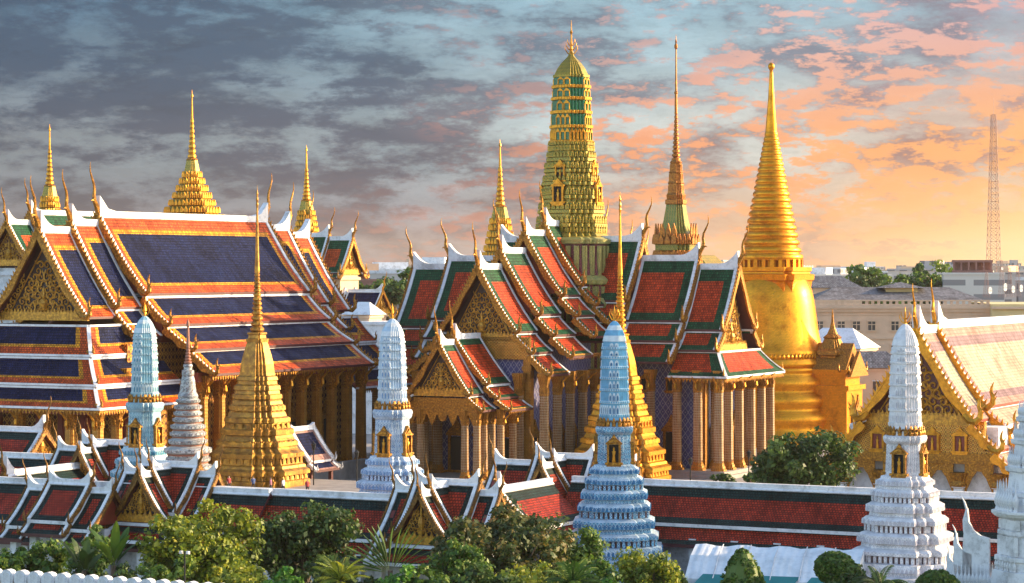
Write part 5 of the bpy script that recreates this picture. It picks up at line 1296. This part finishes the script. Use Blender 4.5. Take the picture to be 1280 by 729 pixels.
def mast(name, label, px, d, ytop, ybot, hw, nseg, group=None):
    root = thing(name, label, 'mast', at(px, d), R(12), group)
    z0 = max(0.0, zpx(ybot, d)) if ybot else 0.0; z1 = zpx(ytop, d)
    mb = MB(); P = lambda a, t: Vector((math.cos(a) * hw * (1 - .72 * t), math.sin(a) * hw * (1 - .72 * t), z0 + (z1 - z0) * t * .93))
    A = [R(45 + 90 * i) for i in range(4)]; th = hw * .024
    for a in A: mb.tube([P(a, 0), P(a, 1)], th, 4)
    for i in range(nseg):
        t0, t1 = i / nseg, (i + 1) / nseg
        for j in range(4):
            a, b = A[j], A[(j + 1) % 4]
            mb.tube([P(a, t0), P(b, t1)], th * .6, 3); mb.tube([P(b, t0), P(a, t1)], th * .6, 3); mb.tube([P(a, t1), P(b, t1)], th * .6, 3)
    mb.build('lattice', 'steel', root)
    mb = MB(); mb.tube([(0, 0, z0 + (z1 - z0) * .9), (0, 0, z1)], [th * 1.1, th * .5], 4); mb.build('antenna', 'steel', root)
    for z in (.22, .3):
        mb = MB(); mb.stack(C12, [(0, .05), (.2, .5), (.25, .55)]); o = mb.build('dish', 'white', root, False, (hw * .6, -hw * .6, z0 + (z1 - z0) * z)); o.rotation_euler = (R(90), 0, R(20))
mast('radio_mast', 'tall lattice radio mast on the far right skyline', 1242, 900, 122, None, 3.6, 34)
gm = 'small lattice masts on the right skyline'
for i, (px, yt, d) in enumerate([(1252, 322, 600), (1262, 332, 610), (1233, 338, 590), (1272, 328, 620)]):
    mast('antenna_mast', 'short thin antenna mast among several below the tall radio mast', px, d, yt, 372, .9, 12, gm)

# ------------------------------------------------------------------ trees and plants
MT['leaf_dark'] = m_leaf('dark foliage', (.016, .038, .008), (.045, .095, .016), (.13, .20, .03))
MT['leaf_mid'] = m_leaf('green foliage', (.026, .066, .008), (.075, .165, .018), (.23, .30, .03))
MT['leaf_yellow'] = m_leaf('yellow green foliage', (.05, .09, .008), (.18, .24, .016), (.46, .42, .025))
MT['leaf_mixed'] = m_leaf('reddish green foliage', (.020, .038, .010), (.07, .11, .022), (.30, .19, .05))
MT['leaf_bright'] = m_leaf('bright green foliage', (.03, .10, .012), (.08, .23, .02), (.19, .38, .03))
def leaf_mesh(name, centres, nleaf, size, mat, seed, parent=None, spread=None, flat=.35):
    """many leaf-sized faces scattered in clumps"""
    g = np.random.default_rng(seed); C_ = np.asarray(centres, float)   # x y z r tone
    k = len(C_); N = k * nleaf
    c = np.repeat(C_, nleaf, 0)
    dirs = g.normal(size=(N, 3)); dirs /= np.linalg.norm(dirs, axis=1)[:, None]
    rad = g.random(N) ** .45
    p = c[:, :3] + dirs * (rad * c[:, 3])[:, None] * np.array([1, 1, .8])
    nrm = dirs + g.normal(size=(N, 3)) * .55 + np.array([0, 0, flat]); nrm /= np.linalg.norm(nrm, axis=1)[:, None]
    t = np.cross(nrm, g.normal(size=(N, 3))); t /= np.linalg.norm(t, axis=1)[:, None]; b = np.cross(nrm, t)
    s = size * (.5 + 1.1 * g.random(N) ** 2); l = (t * s[:, None]); w = (b * (s * .34)[:, None])
    fold = nrm * (s * .10)[:, None]
    V = np.stack([p - l * .5, p + w - fold, p + l * .5, p - w - fold], 1).reshape(-1, 3)
    tone = np.clip(c[:, 4] + g.normal(size=N) * .20, .01, .99)
    me = bpy.data.meshes.new(name); me.vertices.add(4 * N); me.loops.add(4 * N); me.polygons.add(N)
    me.vertices.foreach_set('co', V.astype('f4').ravel())
    me.loops.foreach_set('vertex_index', np.arange(4 * N, dtype='i4'))
    me.polygons.foreach_set('loop_start', np.arange(0, 4 * N, 4, dtype='i4'))
    me.polygons.foreach_set('loop_total', np.full(N, 4, 'i4'))
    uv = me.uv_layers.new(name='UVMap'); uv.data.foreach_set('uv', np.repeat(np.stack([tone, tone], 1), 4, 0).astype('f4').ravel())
    me.materials.append(MT[mat]); me.update(calc_edges=True)
    o = bpy.data.objects.new(name, me); COL.objects.link(o); o.parent = parent
    return o
def crown_clumps(g, rx, ry, rz, cz, n, cr, lobes=7):
    L = [(0, 0, 0, 1.0)]
    for i in range(lobes):
        a = g.uniform(0, 6.28); e = g.uniform(-.15, .75)
        L.append((math.cos(a) * math.cos(e) * .55, math.sin(a) * math.cos(e) * .55, math.sin(e) * .55, g.uniform(.42, .62)))
    out = []
    while len(out) < n:
        lx, ly, lz, lr = g.choice(L)
        v = Vector((g.gauss(0, 1), g.gauss(0, 1), g.gauss(0, 1))).normalized() * (g.uniform(.55, 1.0) * lr * (.82 if lr == 1.0 else 1))
        x, y, z = lx + v.x, ly + v.y, lz + v.z
        if z < -.75: continue
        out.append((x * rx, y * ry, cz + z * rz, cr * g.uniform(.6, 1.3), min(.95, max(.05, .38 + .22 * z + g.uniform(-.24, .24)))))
    return out
def tree(name, label, cat, px, d, ytop, rpx, mat, seed, n=75, leaf=.42, nleaf=80, rot=0, zlow=None, cr=None, trunk_r=.3, ybot=None, group=None, squash=1.0):
    g = random.Random(seed); root = thing(name, label, cat, at(px, d), rot, group)
    r = rpx * 1.14 * d / F; zt = zpx(ytop - 3, d) ; zl = zlow if zlow is not None else max(.8, zt - 2.1 * r)
    cz = (zt + zl) / 2; rz = (zt - zl) / 2 / 1.02
    cr = cr or r * .24
    cl = crown_clumps(g, r * .98, r * .9 * squash, rz * .98, cz, n, cr)
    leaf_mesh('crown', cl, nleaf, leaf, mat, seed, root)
    mb = MB()
    mb.tube([(0, 0, -.1), (.1, .05, cz * .4), (.0, -.1, cz * .75), (.15, .1, cz + rz * .3)], [trunk_r * 1.3, trunk_r, trunk_r * .8, trunk_r * .3], 8)
    for c in g.sample(cl, min(14, len(cl))):
        b = Vector((.05, 0, cz * g.uniform(.45, .9))); e = Vector(c[:3]); m = b.lerp(e, .5) + Vector((0, 0, -.1 * r))
        mb.tube([b, m, e], [trunk_r * .45, trunk_r * .28, trunk_r * .08], 5)
    mb.build('trunk', 'bark', root)
    return root
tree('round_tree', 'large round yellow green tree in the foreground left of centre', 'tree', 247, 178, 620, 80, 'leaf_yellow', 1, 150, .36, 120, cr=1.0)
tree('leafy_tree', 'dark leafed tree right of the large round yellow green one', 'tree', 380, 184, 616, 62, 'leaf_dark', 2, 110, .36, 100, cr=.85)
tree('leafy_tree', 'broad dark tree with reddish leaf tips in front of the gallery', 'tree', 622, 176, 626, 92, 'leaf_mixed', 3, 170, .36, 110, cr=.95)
tree('leafy_tree', 'tree with loose green crown close to the blue and white prang', 'tree', 700, 182, 652, 46, 'leaf_mid', 4, 70, .36, 90, cr=.8)
tree('shade_tree', 'dark green tree between the pantheon and the gilt gabled hall', 'tree', 1003, 240, 527, 56, 'leaf_dark', 5, 120, .42, 100, cr=1.1)
tree('bushy_tree', 'yellowish small leafed tree just right of the blue and white prang base', 'tree', 812, 172, 677, 46, 'leaf_yellow', 6, 80, .30, 110, zlow=1.0, cr=.75)
tree('bushy_tree', 'mid green bush with loose crown at the foot of the broad dark tree', 'tree', 575, 166, 662, 40, 'leaf_mid', 8, 60, .32, 90, zlow=1.0)
tree('shrub', 'bright green shrub at the bottom edge under the fan palm', 'shrub', 505, 160, 694, 36, 'leaf_bright', 9, 60, .28, 110, zlow=2.0)
tree('shrub', 'bright green rounded shrub at the bottom edge below the dark leafed tree', 'shrub', 354, 160, 702, 30, 'leaf_bright', 10, 50, .30, 100, zlow=2.0)
tree('shrub', 'tall green shrub in front of the small gate at the left edge', 'shrub', 48, 184, 668, 40, 'leaf_mid', 11, 60, .32, 100, zlow=1.0)
tree('shrub', 'green shrub at the far left corner beside the battlement wall', 'shrub', 8, 181, 684, 26, 'leaf_mid', 12, 40, .32, 90, zlow=1.0)
tree('round_bush', 'dense round dark bush between the gate and the banana plants', 'bush', 116, 183, 655, 26, 'leaf_mid', 13, 60, .22, 130, zlow=2.6, cr=.5)
tree('shrub', 'yellow green shrub under the broad dark tree by the bottom edge', 'shrub', 660, 162, 690, 50, 'leaf_yellow', 14, 70, .30, 90, zlow=1.5)
tree('shrub', 'leafy green shrub at the foot of the blue and white prang', 'shrub', 752, 164, 690, 34, 'leaf_mid', 15, 50, .30, 90, zlow=1.5)
tree('shrub', 'small yellow green shrub in front of the clipped cone bush', 'shrub', 968, 158, 722, 22, 'leaf_yellow', 16, 30, .26, 90, zlow=2.0)
tree('shrub', 'dark shrub left of the plain white prang by the round bush', 'shrub', 1085, 162, 704, 36, 'leaf_dark', 17, 55, .30, 100, zlow=2.0)
tree('shrub', 'small dark planted shrub on the court right of the pantheon steps', 'shrub', 905, 300, 592, 14, 'leaf_dark', 18, 26, .28, 60, zlow=.1)
tree('shrub', 'low green shrub by the right hand columns of the pantheon', 'shrub', 938, 296, 590, 12, 'leaf_mid', 19, 22, .28, 60, zlow=.1)
tree('shrub', 'dark shrub behind the left cloister roof under the blue roofed hall', 'shrub', 10, 258, 536, 30, 'leaf_dark', 20, 50, .40, 80, zlow=1.0)
for i, (px, d, yt, r_, m, lb) in enumerate([(300, 168, 690, 40, 'leaf_yellow', 'yellow green shrub at the right foot of the large round tree'), (205, 169, 692, 36, 'leaf_mid', 'green shrub at the left foot of the large round tree'),
        (410, 170, 680, 34, 'leaf_dark', 'dark shrub between the dark leafed tree and the fan palm'), (545, 160, 690, 34, 'leaf_mid', 'green shrub right of the bright shrub below the fan palm'),
        (610, 160, 692, 40, 'leaf_dark', 'dark shrub at the bottom edge under the broad dark tree'), (850, 176, 706, 26, 'leaf_dark', 'dark shrub between the yellowish tree and the tent'), (172, 172, 694, 30, 'leaf_dark', 'dark shrub between the banana plant and the large round tree'), (455, 172, 702, 30, 'leaf_dark', 'dark shrub behind the yellowish feather palm'), (780, 158, 706, 26, 'leaf_bright', 'small bright green shrub in front of the blue and white prang')]):
    tree('shrub', lb, 'shrub', px, d, yt, r_, m, 70 + i, 55, .30, 90, zlow=1.0)
for i, (px, yt, r_, m) in enumerate([(1106, 323, 46, 'leaf_mid'), (1140, 329, 40, 'leaf_dark'), (1164, 324, 50, 'leaf_mid'), (1192, 335, 32, 'leaf_mid')]):
    tree('far_tree', ['broad far tree, left one of the clump on the right skyline', 'dark far tree in the middle of the right skyline clump', 'largest far tree, right of the middle of the skyline clump', 'small far tree at the right end of the skyline clump'][i], 'tree', px, 640 + 12 * i, yt, r_, m, 30 + i, 80, 1.1, 70, trunk_r=.5, cr=1.9)
for i, (px, yt, r_, d, m) in enumerate([(1085, 346, 16, 620, 'leaf_dark'), (1048, 346, 14, 630, 'leaf_dark'), (502, 334, 26, 560, 'leaf_mid'), (486, 352, 20, 545, 'leaf_dark'), (462, 355, 18, 540, 'leaf_dark')]):
    tree('far_tree', ['small far tree left of the skyline clump of trees', 'low dark far tree right behind the great chedi', 'yellow green far tree beside the left pantheon roofs', 'dark far tree in front of the yellow green one by the pantheon', 'dark far tree right of the gilt pavilion'][i], 'tree', px, d, yt, r_, m, 40 + i, 50, .9, 60, trunk_r=.4, cr=1.4)

def topiary(label, px, d, ytop, hw, cone, seed, zb=1.0):
    root = thing('clipped_bush', label, 'topiary', at(px, d)); g = random.Random(seed)
    r = hw * d / F; zt = zpx(ytop, d); cl = []
    mb = MB()
    for i in range(420):
        t = g.random() ** 1.2; a = g.uniform(0, 6.28)
        rr = r * ((1 - t) ** .62 if cone else math.sqrt(max(0, 1 - (2 * t - 1) ** 2)))
        cl.append((math.cos(a) * rr * .93, math.sin(a) * rr * .93, zb + (zt - zb) * t * .96, .22, g.uniform(.2, .6)))
    leaf_mesh('foliage', cl, 55, .17, 'leaf_mid', seed, root)
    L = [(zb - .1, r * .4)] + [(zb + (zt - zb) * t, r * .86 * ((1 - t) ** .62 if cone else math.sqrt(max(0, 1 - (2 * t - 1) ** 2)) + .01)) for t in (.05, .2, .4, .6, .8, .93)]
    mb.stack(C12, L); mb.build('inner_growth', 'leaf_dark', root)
    mb = MB(); mb.tube([(0, 0, 0), (0, 0, zb + .4)], .12, 6); mb.build('trunk', 'bark', root)
topiary('clipped cone shaped bush in front of the white tent', 928, 166, 682, 58, True, 51)
topiary('clipped round bush left of the plain white prang', 1043, 166, 690, 24, False, 52, 5.6)
topiary('clipped round bush at the right foot of the plain white prang', 1172, 163, 713, 28, False, 53, 4.4)

def paddle(mb, base, az, tilt, L_, w, droop=.25, n=7):
    """one banana-like leaf: split blade on a stalk"""
    b = Vector(base); o = Vector((math.cos(az), math.sin(az), 0)); s = Vector((-math.sin(az), math.cos(az), 0)); pts = []
    for i in range(n + 1):
        t = i / n; e = tilt - droop * t * t * 2
        pts.append((pts[-1] if pts else b) + (o * math.cos(e) + Vector((0, 0, math.sin(e)))) * (L_ / n if i else 0))
    V = []; W = [0.02, .05, .55, .9, 1.0, .95, .7, .1]
    for i, p in enumerate(pts):
        k = W[i] * w / 2; V += [p - s * k + Vector((0, 0, -.12 * k)), p + Vector((0, 0, .12 * k)), p + s * k + Vector((0, 0, -.12 * k))]
    Fc = []
    for i in range(n): Fc += [(3 * i, 3 * i + 1, 3 * i + 4, 3 * i + 3), (3 * i + 1, 3 * i + 2, 3 * i + 5, 3 * i + 4)]
    c = rnd.uniform(.15, .75); mb.add(V, Fc, 0, [(c + .1 * (j % 3 == 1), c) for j in range(len(V))])
def frond(mb, base, az, tilt, L_, droop, nl=16, lw=.07, ll=.55):
    b = Vector(base); o = Vector((math.cos(az), math.sin(az), 0)); s = Vector((-math.sin(az), math.cos(az), 0)); p = b; pts = [b]
    for i in range(10):
        e = tilt - droop * (i / 9) ** 1.4; p = p + (o * math.cos(e) + Vector((0, 0, math.sin(e)))) * L_ / 10; pts.append(p)
    mb.tube(pts, [.045 - .0035 * i for i in range(11)], 4)
    c = rnd.uniform(.2, .8)
    for i in range(nl):
        t = .12 + .88 * i / nl; j = min(9, int(t * 10)); q = pts[j].lerp(pts[j + 1], t * 10 - j); d = (pts[j + 1] - pts[j]).normalized()
        l = ll * (math.sin(math.pi * min(1, t * .8 + .15)) * .8 + .2)
        for sg in (-1, 1):
            e = q + s * sg * l * .8 + d * l * .5 - Vector((0, 0, l * .35)); m = q.lerp(e, .45) + Vector((0, 0, .08 * l))
            mb.add([q, m + d * lw, e, m - d * lw], [(0, 1, 2, 3)], 0, [(c, c)] * 4)
def palm(name, label, px, d, ytop, n, L_, mat, seed, kind='frond', fan=False, zb=None):
    g = random.Random(seed); root = thing(name, label, 'palm', at(px, d), g.uniform(0, 3)); zt = zpx(ytop, d); zb = zb if zb is not None else max(.5, zt - L_ * .75)
    mb = MB(); mb.tube([(0, 0, -.1), (.1, 0, zb * .5), (0, 0, zb + .2)], [.24, .19, .17], 8); mb.build('trunk', 'bark', root)
    for i in range(n):
        mb = MB()
        if fan:
            th = math.pi * (.06 + .88 * i / (n - 1)); az = 0 if math.cos(th) > 0 else math.pi; ti = th if th < math.pi / 2 else math.pi - th
            paddle(mb, (0, g.uniform(-.1, .1), zb), az - root.rotation_euler.z - .25, ti, L_ * g.uniform(.85, 1.05), .52, .12)
        elif kind == 'paddle': paddle(mb, (g.uniform(-.2, .2), g.uniform(-.2, .2), zb), i * 2.4 + g.uniform(-.3, .3), R(g.uniform(48, 84)), L_ * g.uniform(.7, 1.1), .62, .3)
        else: frond(mb, (0, 0, zb), i * 2.4 + g.uniform(-.3, .3), R(g.uniform(15, 80)), L_ * g.uniform(.8, 1.1), R(g.uniform(50, 95)), 18, .05, L_ * .24)
        mb.build('frond', mat, root)
palm('fan_palm', 'fan shaped traveller palm in front of the cloister', 488, 166, 668, 21, 3.4, 'leaf_mid', 61, fan=True)
palm('banana_plant', 'banana plant with upright paddle leaves left of the round tree', 142, 176, 664, 13, 3.4, 'leaf_mid', 62, 'paddle')
palm('banana_plant', 'small banana plant right behind the battlement wall near the gate', 105, 178, 682, 9, 2.6, 'leaf_dark', 63, 'paddle')
palm('feather_palm', 'yellowish feather palm at the bottom edge left of the fan palm', 425, 160, 692, 18, 2.4, 'leaf_yellow', 64)
palm('feather_palm', 'green feather palm below the tree by the blue and white prang', 716, 160, 694, 20, 2.5, 'leaf_mid', 65)
palm('feather_palm', 'dark feather palm right of the clipped round bush', 1100, 158, 704, 16, 2.0, 'leaf_dark', 66)
palm('feather_palm', 'small feather palm behind the cloister at the left edge', 42, 256, 552, 14, 3.0, 'leaf_bright', 67)
palm('feather_palm', 'feather palm partly hidden by the teal prang side gallery', 76, 254, 556, 12, 2.4, 'leaf_mid', 68)

# ------------------------------------------------------------------ tent, battlement wall, white shrine, lamps, people
def build_tent():
    d = 187; root = thing('tent', 'white canvas tent with teal side panels beside the blue and white prang', 'tent', at(972, d), R(-16))
    mb = MB(); n = 16
    for i in range(n):
        x0, x1 = -6.6 + 12.6 * i / n, -6.6 + 12.6 * (i + 1) / n
        z = lambda x: 5.35 + .10 * math.cos(x * 2.1)
        mb.add([(x0, 2.4, z(x0)), (x1, 2.4, z(x1)), (x1, .6, 4.75 + .05 * math.cos(x1 * 2.1)), (x0, .6, 4.75 + .05 * math.cos(x0 * 2.1)), (x1, -1.6, 3.3), (x0, -1.6, 3.3), (x0, -1.6, 3.0), (x1, -1.6, 3.0)],
               [(0, 1, 2, 3), (3, 2, 4, 5), (5, 4, 7, 6)])
    mb.add([(-6.6, 2.4, 5.35), (-6.6, .6, 4.75), (-6.6, -1.6, 3.3), (-6.6, 2.4, 3.3)], [(0, 1, 2, 3)]); mb.add([(6.0, 2.4, 5.35), (6.0, .6, 4.75), (6.0, -1.6, 3.3), (6.0, 2.4, 3.3)], [(0, 1, 2, 3)])
    mb.build('canopy', 'canvas', root)
    for i in range(1, 6):
        x = -6.6 + 2.1 * i; mb = MB(); mb.tube([(x, 2.4, 5.42), (x, .6, 4.84), (x, -1.6, 3.36)], .045, 5); mb.build('seam', 'white_dirty', root)
    for x0, x1 in ((-5.6, -2.4), (-1.4, 1.6), (2.4, 5.6)):
        mb = MB(); mb.add([(x0 + .3, -1.2, 3.62), (x1 + .3, -1.2, 3.62), (x1 - .4, -2.6, 2.75), (x0 - .4, -2.6, 2.75)], [(0, 1, 2, 3)]); mb.add([(x0 - .4, -2.6, 2.75), (x1 - .4, -2.6, 2.75), (x1 - .4, -2.6, 2.4), (x0 - .4, -2.6, 2.4)], [(0, 1, 2, 3)]); mb.build('awning', 'teal', root)
    for x in (-6.4, -2, 2, 5.8):
        for y in (-1.5, 2.3):
            mb = MB(); mb.tube([(x, y, 0), (x, y, 3.3 if y < 0 else 5.3)], .06, 6); mb.build('pole', 'white', root)
build_tent()
def build_battlement():
    root = thing('battlement_wall', 'white perimeter wall with rounded merlons at the bottom left', 'wall', at(-20, 171), TH)
    mb = MB(); mb.box(-3, 40, -.35, .35, 0, 4.75); mb.box(-3, 40, -.45, .45, 4.5, 4.75); mb.build('wall', 'white', root)
    sh = [(-.30, 0), (.30, 0), (.36, .18), (.50, .42), (.53, .72), (.46, 1.0), (.28, 1.18), (0, 1.25), (-.28, 1.18), (-.46, 1.0), (-.53, .72), (-.50, .42), (-.36, .18)]
    mb = MB(); a = [Vector((x, -.26, z)) for x, z in sh]; mb.prism(a, (0, .52, 0))
    b = [Vector((x * .72, -.34, .1 + z * .78)) for x, z in sh]; mb.prism(b, (0, .1, 0))
    m = mb.build('merlon', 'white', root); m.location = (-2.4, 0, 4.75)
    for i in range(1, 38): link_copy(m, root, (-2.4 + 1.12 * i, 0, 4.75))
build_battlement()
def build_white_shrine():
    d = 166; root = thing('white_shrine', 'ornate white shrine tower with curling finials at the right edge', 'shrine', at(1303, d), TH)
    k = d / F; 
    rows = [(729, 64), (712, 62), (711, 57), (700, 56), (699, 60), (694, 60), (693, 54), (668, 52), (667, 56), (662, 56), (661, 52), (648, 52), (644, 60), (640, 64), (637, 64), (636, 50), (620, 47), (619, 50), (614, 50), (613, 44), (590, 41), (588, 46), (583, 47), (582, 38), (556, 34), (554, 39), (549, 40), (548, 32), (528, 28), (526, 33), (521, 33), (520, 24), (505, 18), (494, 9), (484, 3), (470, 1)]
    mb = MB(); mb.stack(CS3, [(0, 68 * k)] + lv(d, rows), 0)
    for y, r, h_ in ((699, 59.5, .3), (667, 55.5, .3), (643, 60.5, .25)): mb.ornaments(CS3, r * k, zpx(y, d), h_, .3, 0, .06, 'leaf', 0, .7)
    for y, r, h_ in ((692, 53.5, 1.2), (660, 52, .6)): mb.ornaments(CS3, r * k, zpx(y, d), h_, .55, 0, .2, 'box', 0, .5)
    mb.build('tower', 'white', root)
    mb = MB(); mb.stack(C8, [(0, .13), (.12, .16), (.2, .10), (.42, .2), (.7, .22), (.95, .13), (1.1, .06), (1.5, .04), (1.9, .01)])
    bud = mb.build('bud_finial', 'white', root, True); first = True
    for y, r, sc, sp in ((637, 58, 1.0, .75), (583, 43, .7, .6), (549, 36, .6, .55), (521, 30, .55, .5), (711, 60, .5, .7)):
        for p, dd, nn, w in MB().along(CS3, r * k, sp):
            o = bud if first else link_copy(bud, root); first = False
            o.location = (p.x, p.y, zpx(y, d)); o.scale = (sc, sc, sc)
    # gabled wing stepping out to the left, its barge ends curling up into horns
    M = RZ(90)
    fin_ = [(1.6, -3.4), (-.25, -3.4), (-.2, -.6), (-.12, .6), (-.02, 1.5), (.12, 2.2), (.22, 1.3), (.55, .75), (1.0, .45), (1.6, .3)]
    for y, z, sc in ((5.1, 8.0, 1.0), (5.8, 7.0, .7), (6.3, 6.2, .55)):
        mb = MB(M); mb.prism([(-.14, y - a * sc, z + b * sc) for a, b in fin_], (.28, 0, 0))
        mb.tube([(0, y + a * sc, z + b * sc) for a, b in ((.05, .6), (.12, 1.4), (-.05, 2.1), (.1, 2.6), (.32, 3.0))], [.16 * sc, .13 * sc, .1 * sc, .07 * sc, .015], 5); mb.build('horn_finial', 'white', root)
    mb = MB(M); mb.box(-1.2, 1.2, 2.0, 5.6, 0, 5.2); mb.build('wing', 'white', root)
    for i in range(13):
        for x in (-.9, .9):
            o = link_copy(bud, root); q = M @ Vector((x, 2.8 + i * .26, 5.2)); o.location = q; o.scale = (.75, .75, .75)
build_white_shrine()
def street_lamp(label, px, d, ytop, group):
    root = thing('street_lamp', label, 'lamp', at(px, d), 0, group); z = zpx(ytop, d)
    mb = MB(); mb.stack(C8, [(0, .22), (.3, .2), (.35, .12), (1.0, .10), (1.05, .13), (1.15, .08), (z - 1.0, .06), (z - .95, .12), (z - .85, .06)]); mb.build('post', 'iron', root)
    mb = MB(); mb.stack(C8, [(z - .85, .08), (z - .75, .2), (z - .7, .16), (z - .25, .26), (z - .22, .32), (z - .05, .12), (z, .05), (z + .18, .01)]); mb.build('lantern', 'iron', root)
gl = 'black lantern posts in the temple court'
street_lamp('black lantern post left of the ice blue prang', 446, 282, 563, gl)
street_lamp('black lantern post beside the small blue roofed shelter', 392, 284, 553, gl)
street_lamp('black lantern post in front of the pantheon right wing', 863, 300, 572, gl)
street_lamp('black lantern post by the right corner columns of the pantheon', 936, 296, 563, gl)
def yard_lamp():
    root = thing('twin_lamp', 'thin grey post with two small floodlights above the battlement wall', 'lamp', at(231, 166), R(-20)); z = zpx(690, 166)
    mb = MB(); mb.tube([(0, 0, 0), (0, 0, z)], [.09, .05], 8); mb.tube([(-.25, 0, z), (.25, 0, z)], .035, 6); mb.build('post', 'iron', root)
    for sx in (-1, 1):
        mb = MB(); mb.box(sx * .25 - .1, sx * .25 + .1, -.14, .06, z - .12, z + .06); mb.build('floodlight', 'white_dirty', root)
yard_lamp()

def person_mesh(name, cloth, legs, step=.12):
    V = [(0, 0, .95), (0, 0, 1.15), (0, 0, 1.36), (0, 0, 1.47), (0, .0, 1.55), (0, -.01, 1.68), (.10, 0, .88), (.11, -step, .48), (.11, -step * 1.2, .06), (.11, -step - .14, .03),
         (-.10, 0, .88), (-.11, step, .48), (-.11, step * 1.4, .07), (-.11, step - .1, .03), (.19, 0, 1.38), (.25, .03, 1.12), (.24, -.10, .90), (.24, -.16, .82), (-.19, 0, 1.38), (-.25, .03, 1.12), (-.24, -.06, .90), (-.24, -.1, .82)]
    E = [(0, 1), (1, 2), (2, 3), (3, 4), (4, 5), (0, 6), (6, 7), (7, 8), (8, 9), (0, 10), (10, 11), (11, 12), (12, 13), (2, 14), (14, 15), (15, 16), (16, 17), (2, 18), (18, 19), (19, 20), (20, 21)]
    Rr = [.15, .14, .15, .06, .085, .085, .10, .065, .045, .04, .10, .065, .045, .04, .065, .05, .037, .035, .065, .05, .037, .035]
    me = bpy.data.meshes.new(name); me.from_pydata(V, E, []); me.update()
    o = bpy.data.objects.new(name, me); COL.objects.link(o)
    m = o.modifiers.new('skin', 'SKIN'); me.skin_vertices[0].data[0].use_root = True
    for i, r in enumerate(Rr): me.skin_vertices[0].data[i].radius = (r, r)
    o.modifiers.new('sub', 'SUBSURF').levels = 1
    dg = bpy.context.evaluated_depsgraph_get(); n = bpy.data.meshes.new_from_object(o.evaluated_get(dg))
    bpy.data.objects.remove(o)
    for q in ('skin', cloth, legs, 'hair'): n.materials.append(MT[q])
    idx = []
    for p in n.polygons:
        c = p.center
        idx.append(3 if c.z > 1.66 or (c.z > 1.54 and c.y > .03) else 0 if c.z > 1.45 or (abs(c.x) > .2 and c.z < 1.12) else 1 if c.z > .9 else 2)
    n.polygons.foreach_set('material_index', idx); n.polygons.foreach_set('use_smooth', [True] * len(idx))
    return n
MT['hair'] = m_plain('black hair', (.012, .01, .01), .5); MT['shirt_white'] = m_plain('white shirt', (.7, .7, .7), .8); MT['shirt_red'] = m_plain('red shirt', (.4, .05, .05), .8)
MT['shirt_blue'] = m_plain('blue shirt', (.06, .10, .25), .8); MT['trousers'] = m_plain('dark trousers', (.03, .03, .04), .8); MT['shirt_pink'] = m_plain('pink shirt', (.55, .18, .28), .8)
PM = [person_mesh('person', c, 'trousers', s) for c, s in (('shirt_white', .14), ('shirt_red', .02), ('shirt_blue', .1), ('shirt_pink', .05))]
TL = at(321.5, 285)
g = random.Random(9)
PL = ['white', 'red', 'blue', 'pink']
where = ['far left of the visitors in front of the left gilt chedi', 'second from the left before the left gilt chedi', 'under the left corner of the gilt chedi', 'left of the middle before the gilt chedi', 'in the middle of the visitors before the gilt chedi', 'just right of the middle before the gilt chedi', 'by the right corner of the left gilt chedi', 'near the right edge of the chedi terrace', 'next to last on the right of the terrace', 'last visitor on the right of the terrace']
for i in range(10):
    v = i % 4; o = bpy.data.objects.new('person', PM[v]); COL.objects.link(o)
    p = loc2(TL, -9 + 2.3 * i + g.uniform(-.5, .5), -8.7 + g.uniform(-.5, .5)); o.location = (p.x, p.y, 1.9); o.rotation_euler.z = g.uniform(0, 6.28)
    tag(o, 'visitor in %s top, %s' % (PL[v], where[i]), 'person', 'visitors on the terrace of the left gilt chedi')
p = loc2(at(714.03, 335), -4.8, -37.0); o = bpy.data.objects.new('person', PM[0]); COL.objects.link(o); o.location = (p.x, p.y, .9); tag(o, 'visitor in white top standing at the pantheon porch', 'person')

# ------------------------------------------------------------------ evening haze over the city
def build_haze():
    m = bpy.data.materials.new('evening haze'); m.use_nodes = True; N = m.node_tree.nodes; L = m.node_tree.links
    N.remove(N['Principled BSDF'])
    v = N.new('ShaderNodeVolumePrincipled'); v.inputs['Color'].default_value = (1.0, .90, .80, 1); v.inputs['Density'].default_value = HAZE
    v.inputs['Anisotropy'].default_value = .1
    L.new(v.outputs[0], N['Material Output'].inputs['Volume']); MT['haze'] = m
    mb = MB(); mb.box(-6010, 6010, -310, 7010, -1.1, 95); o = mb.build('haze', 'haze'); o['kind'] = 'stuff'
HAZE = .00004
build_haze()
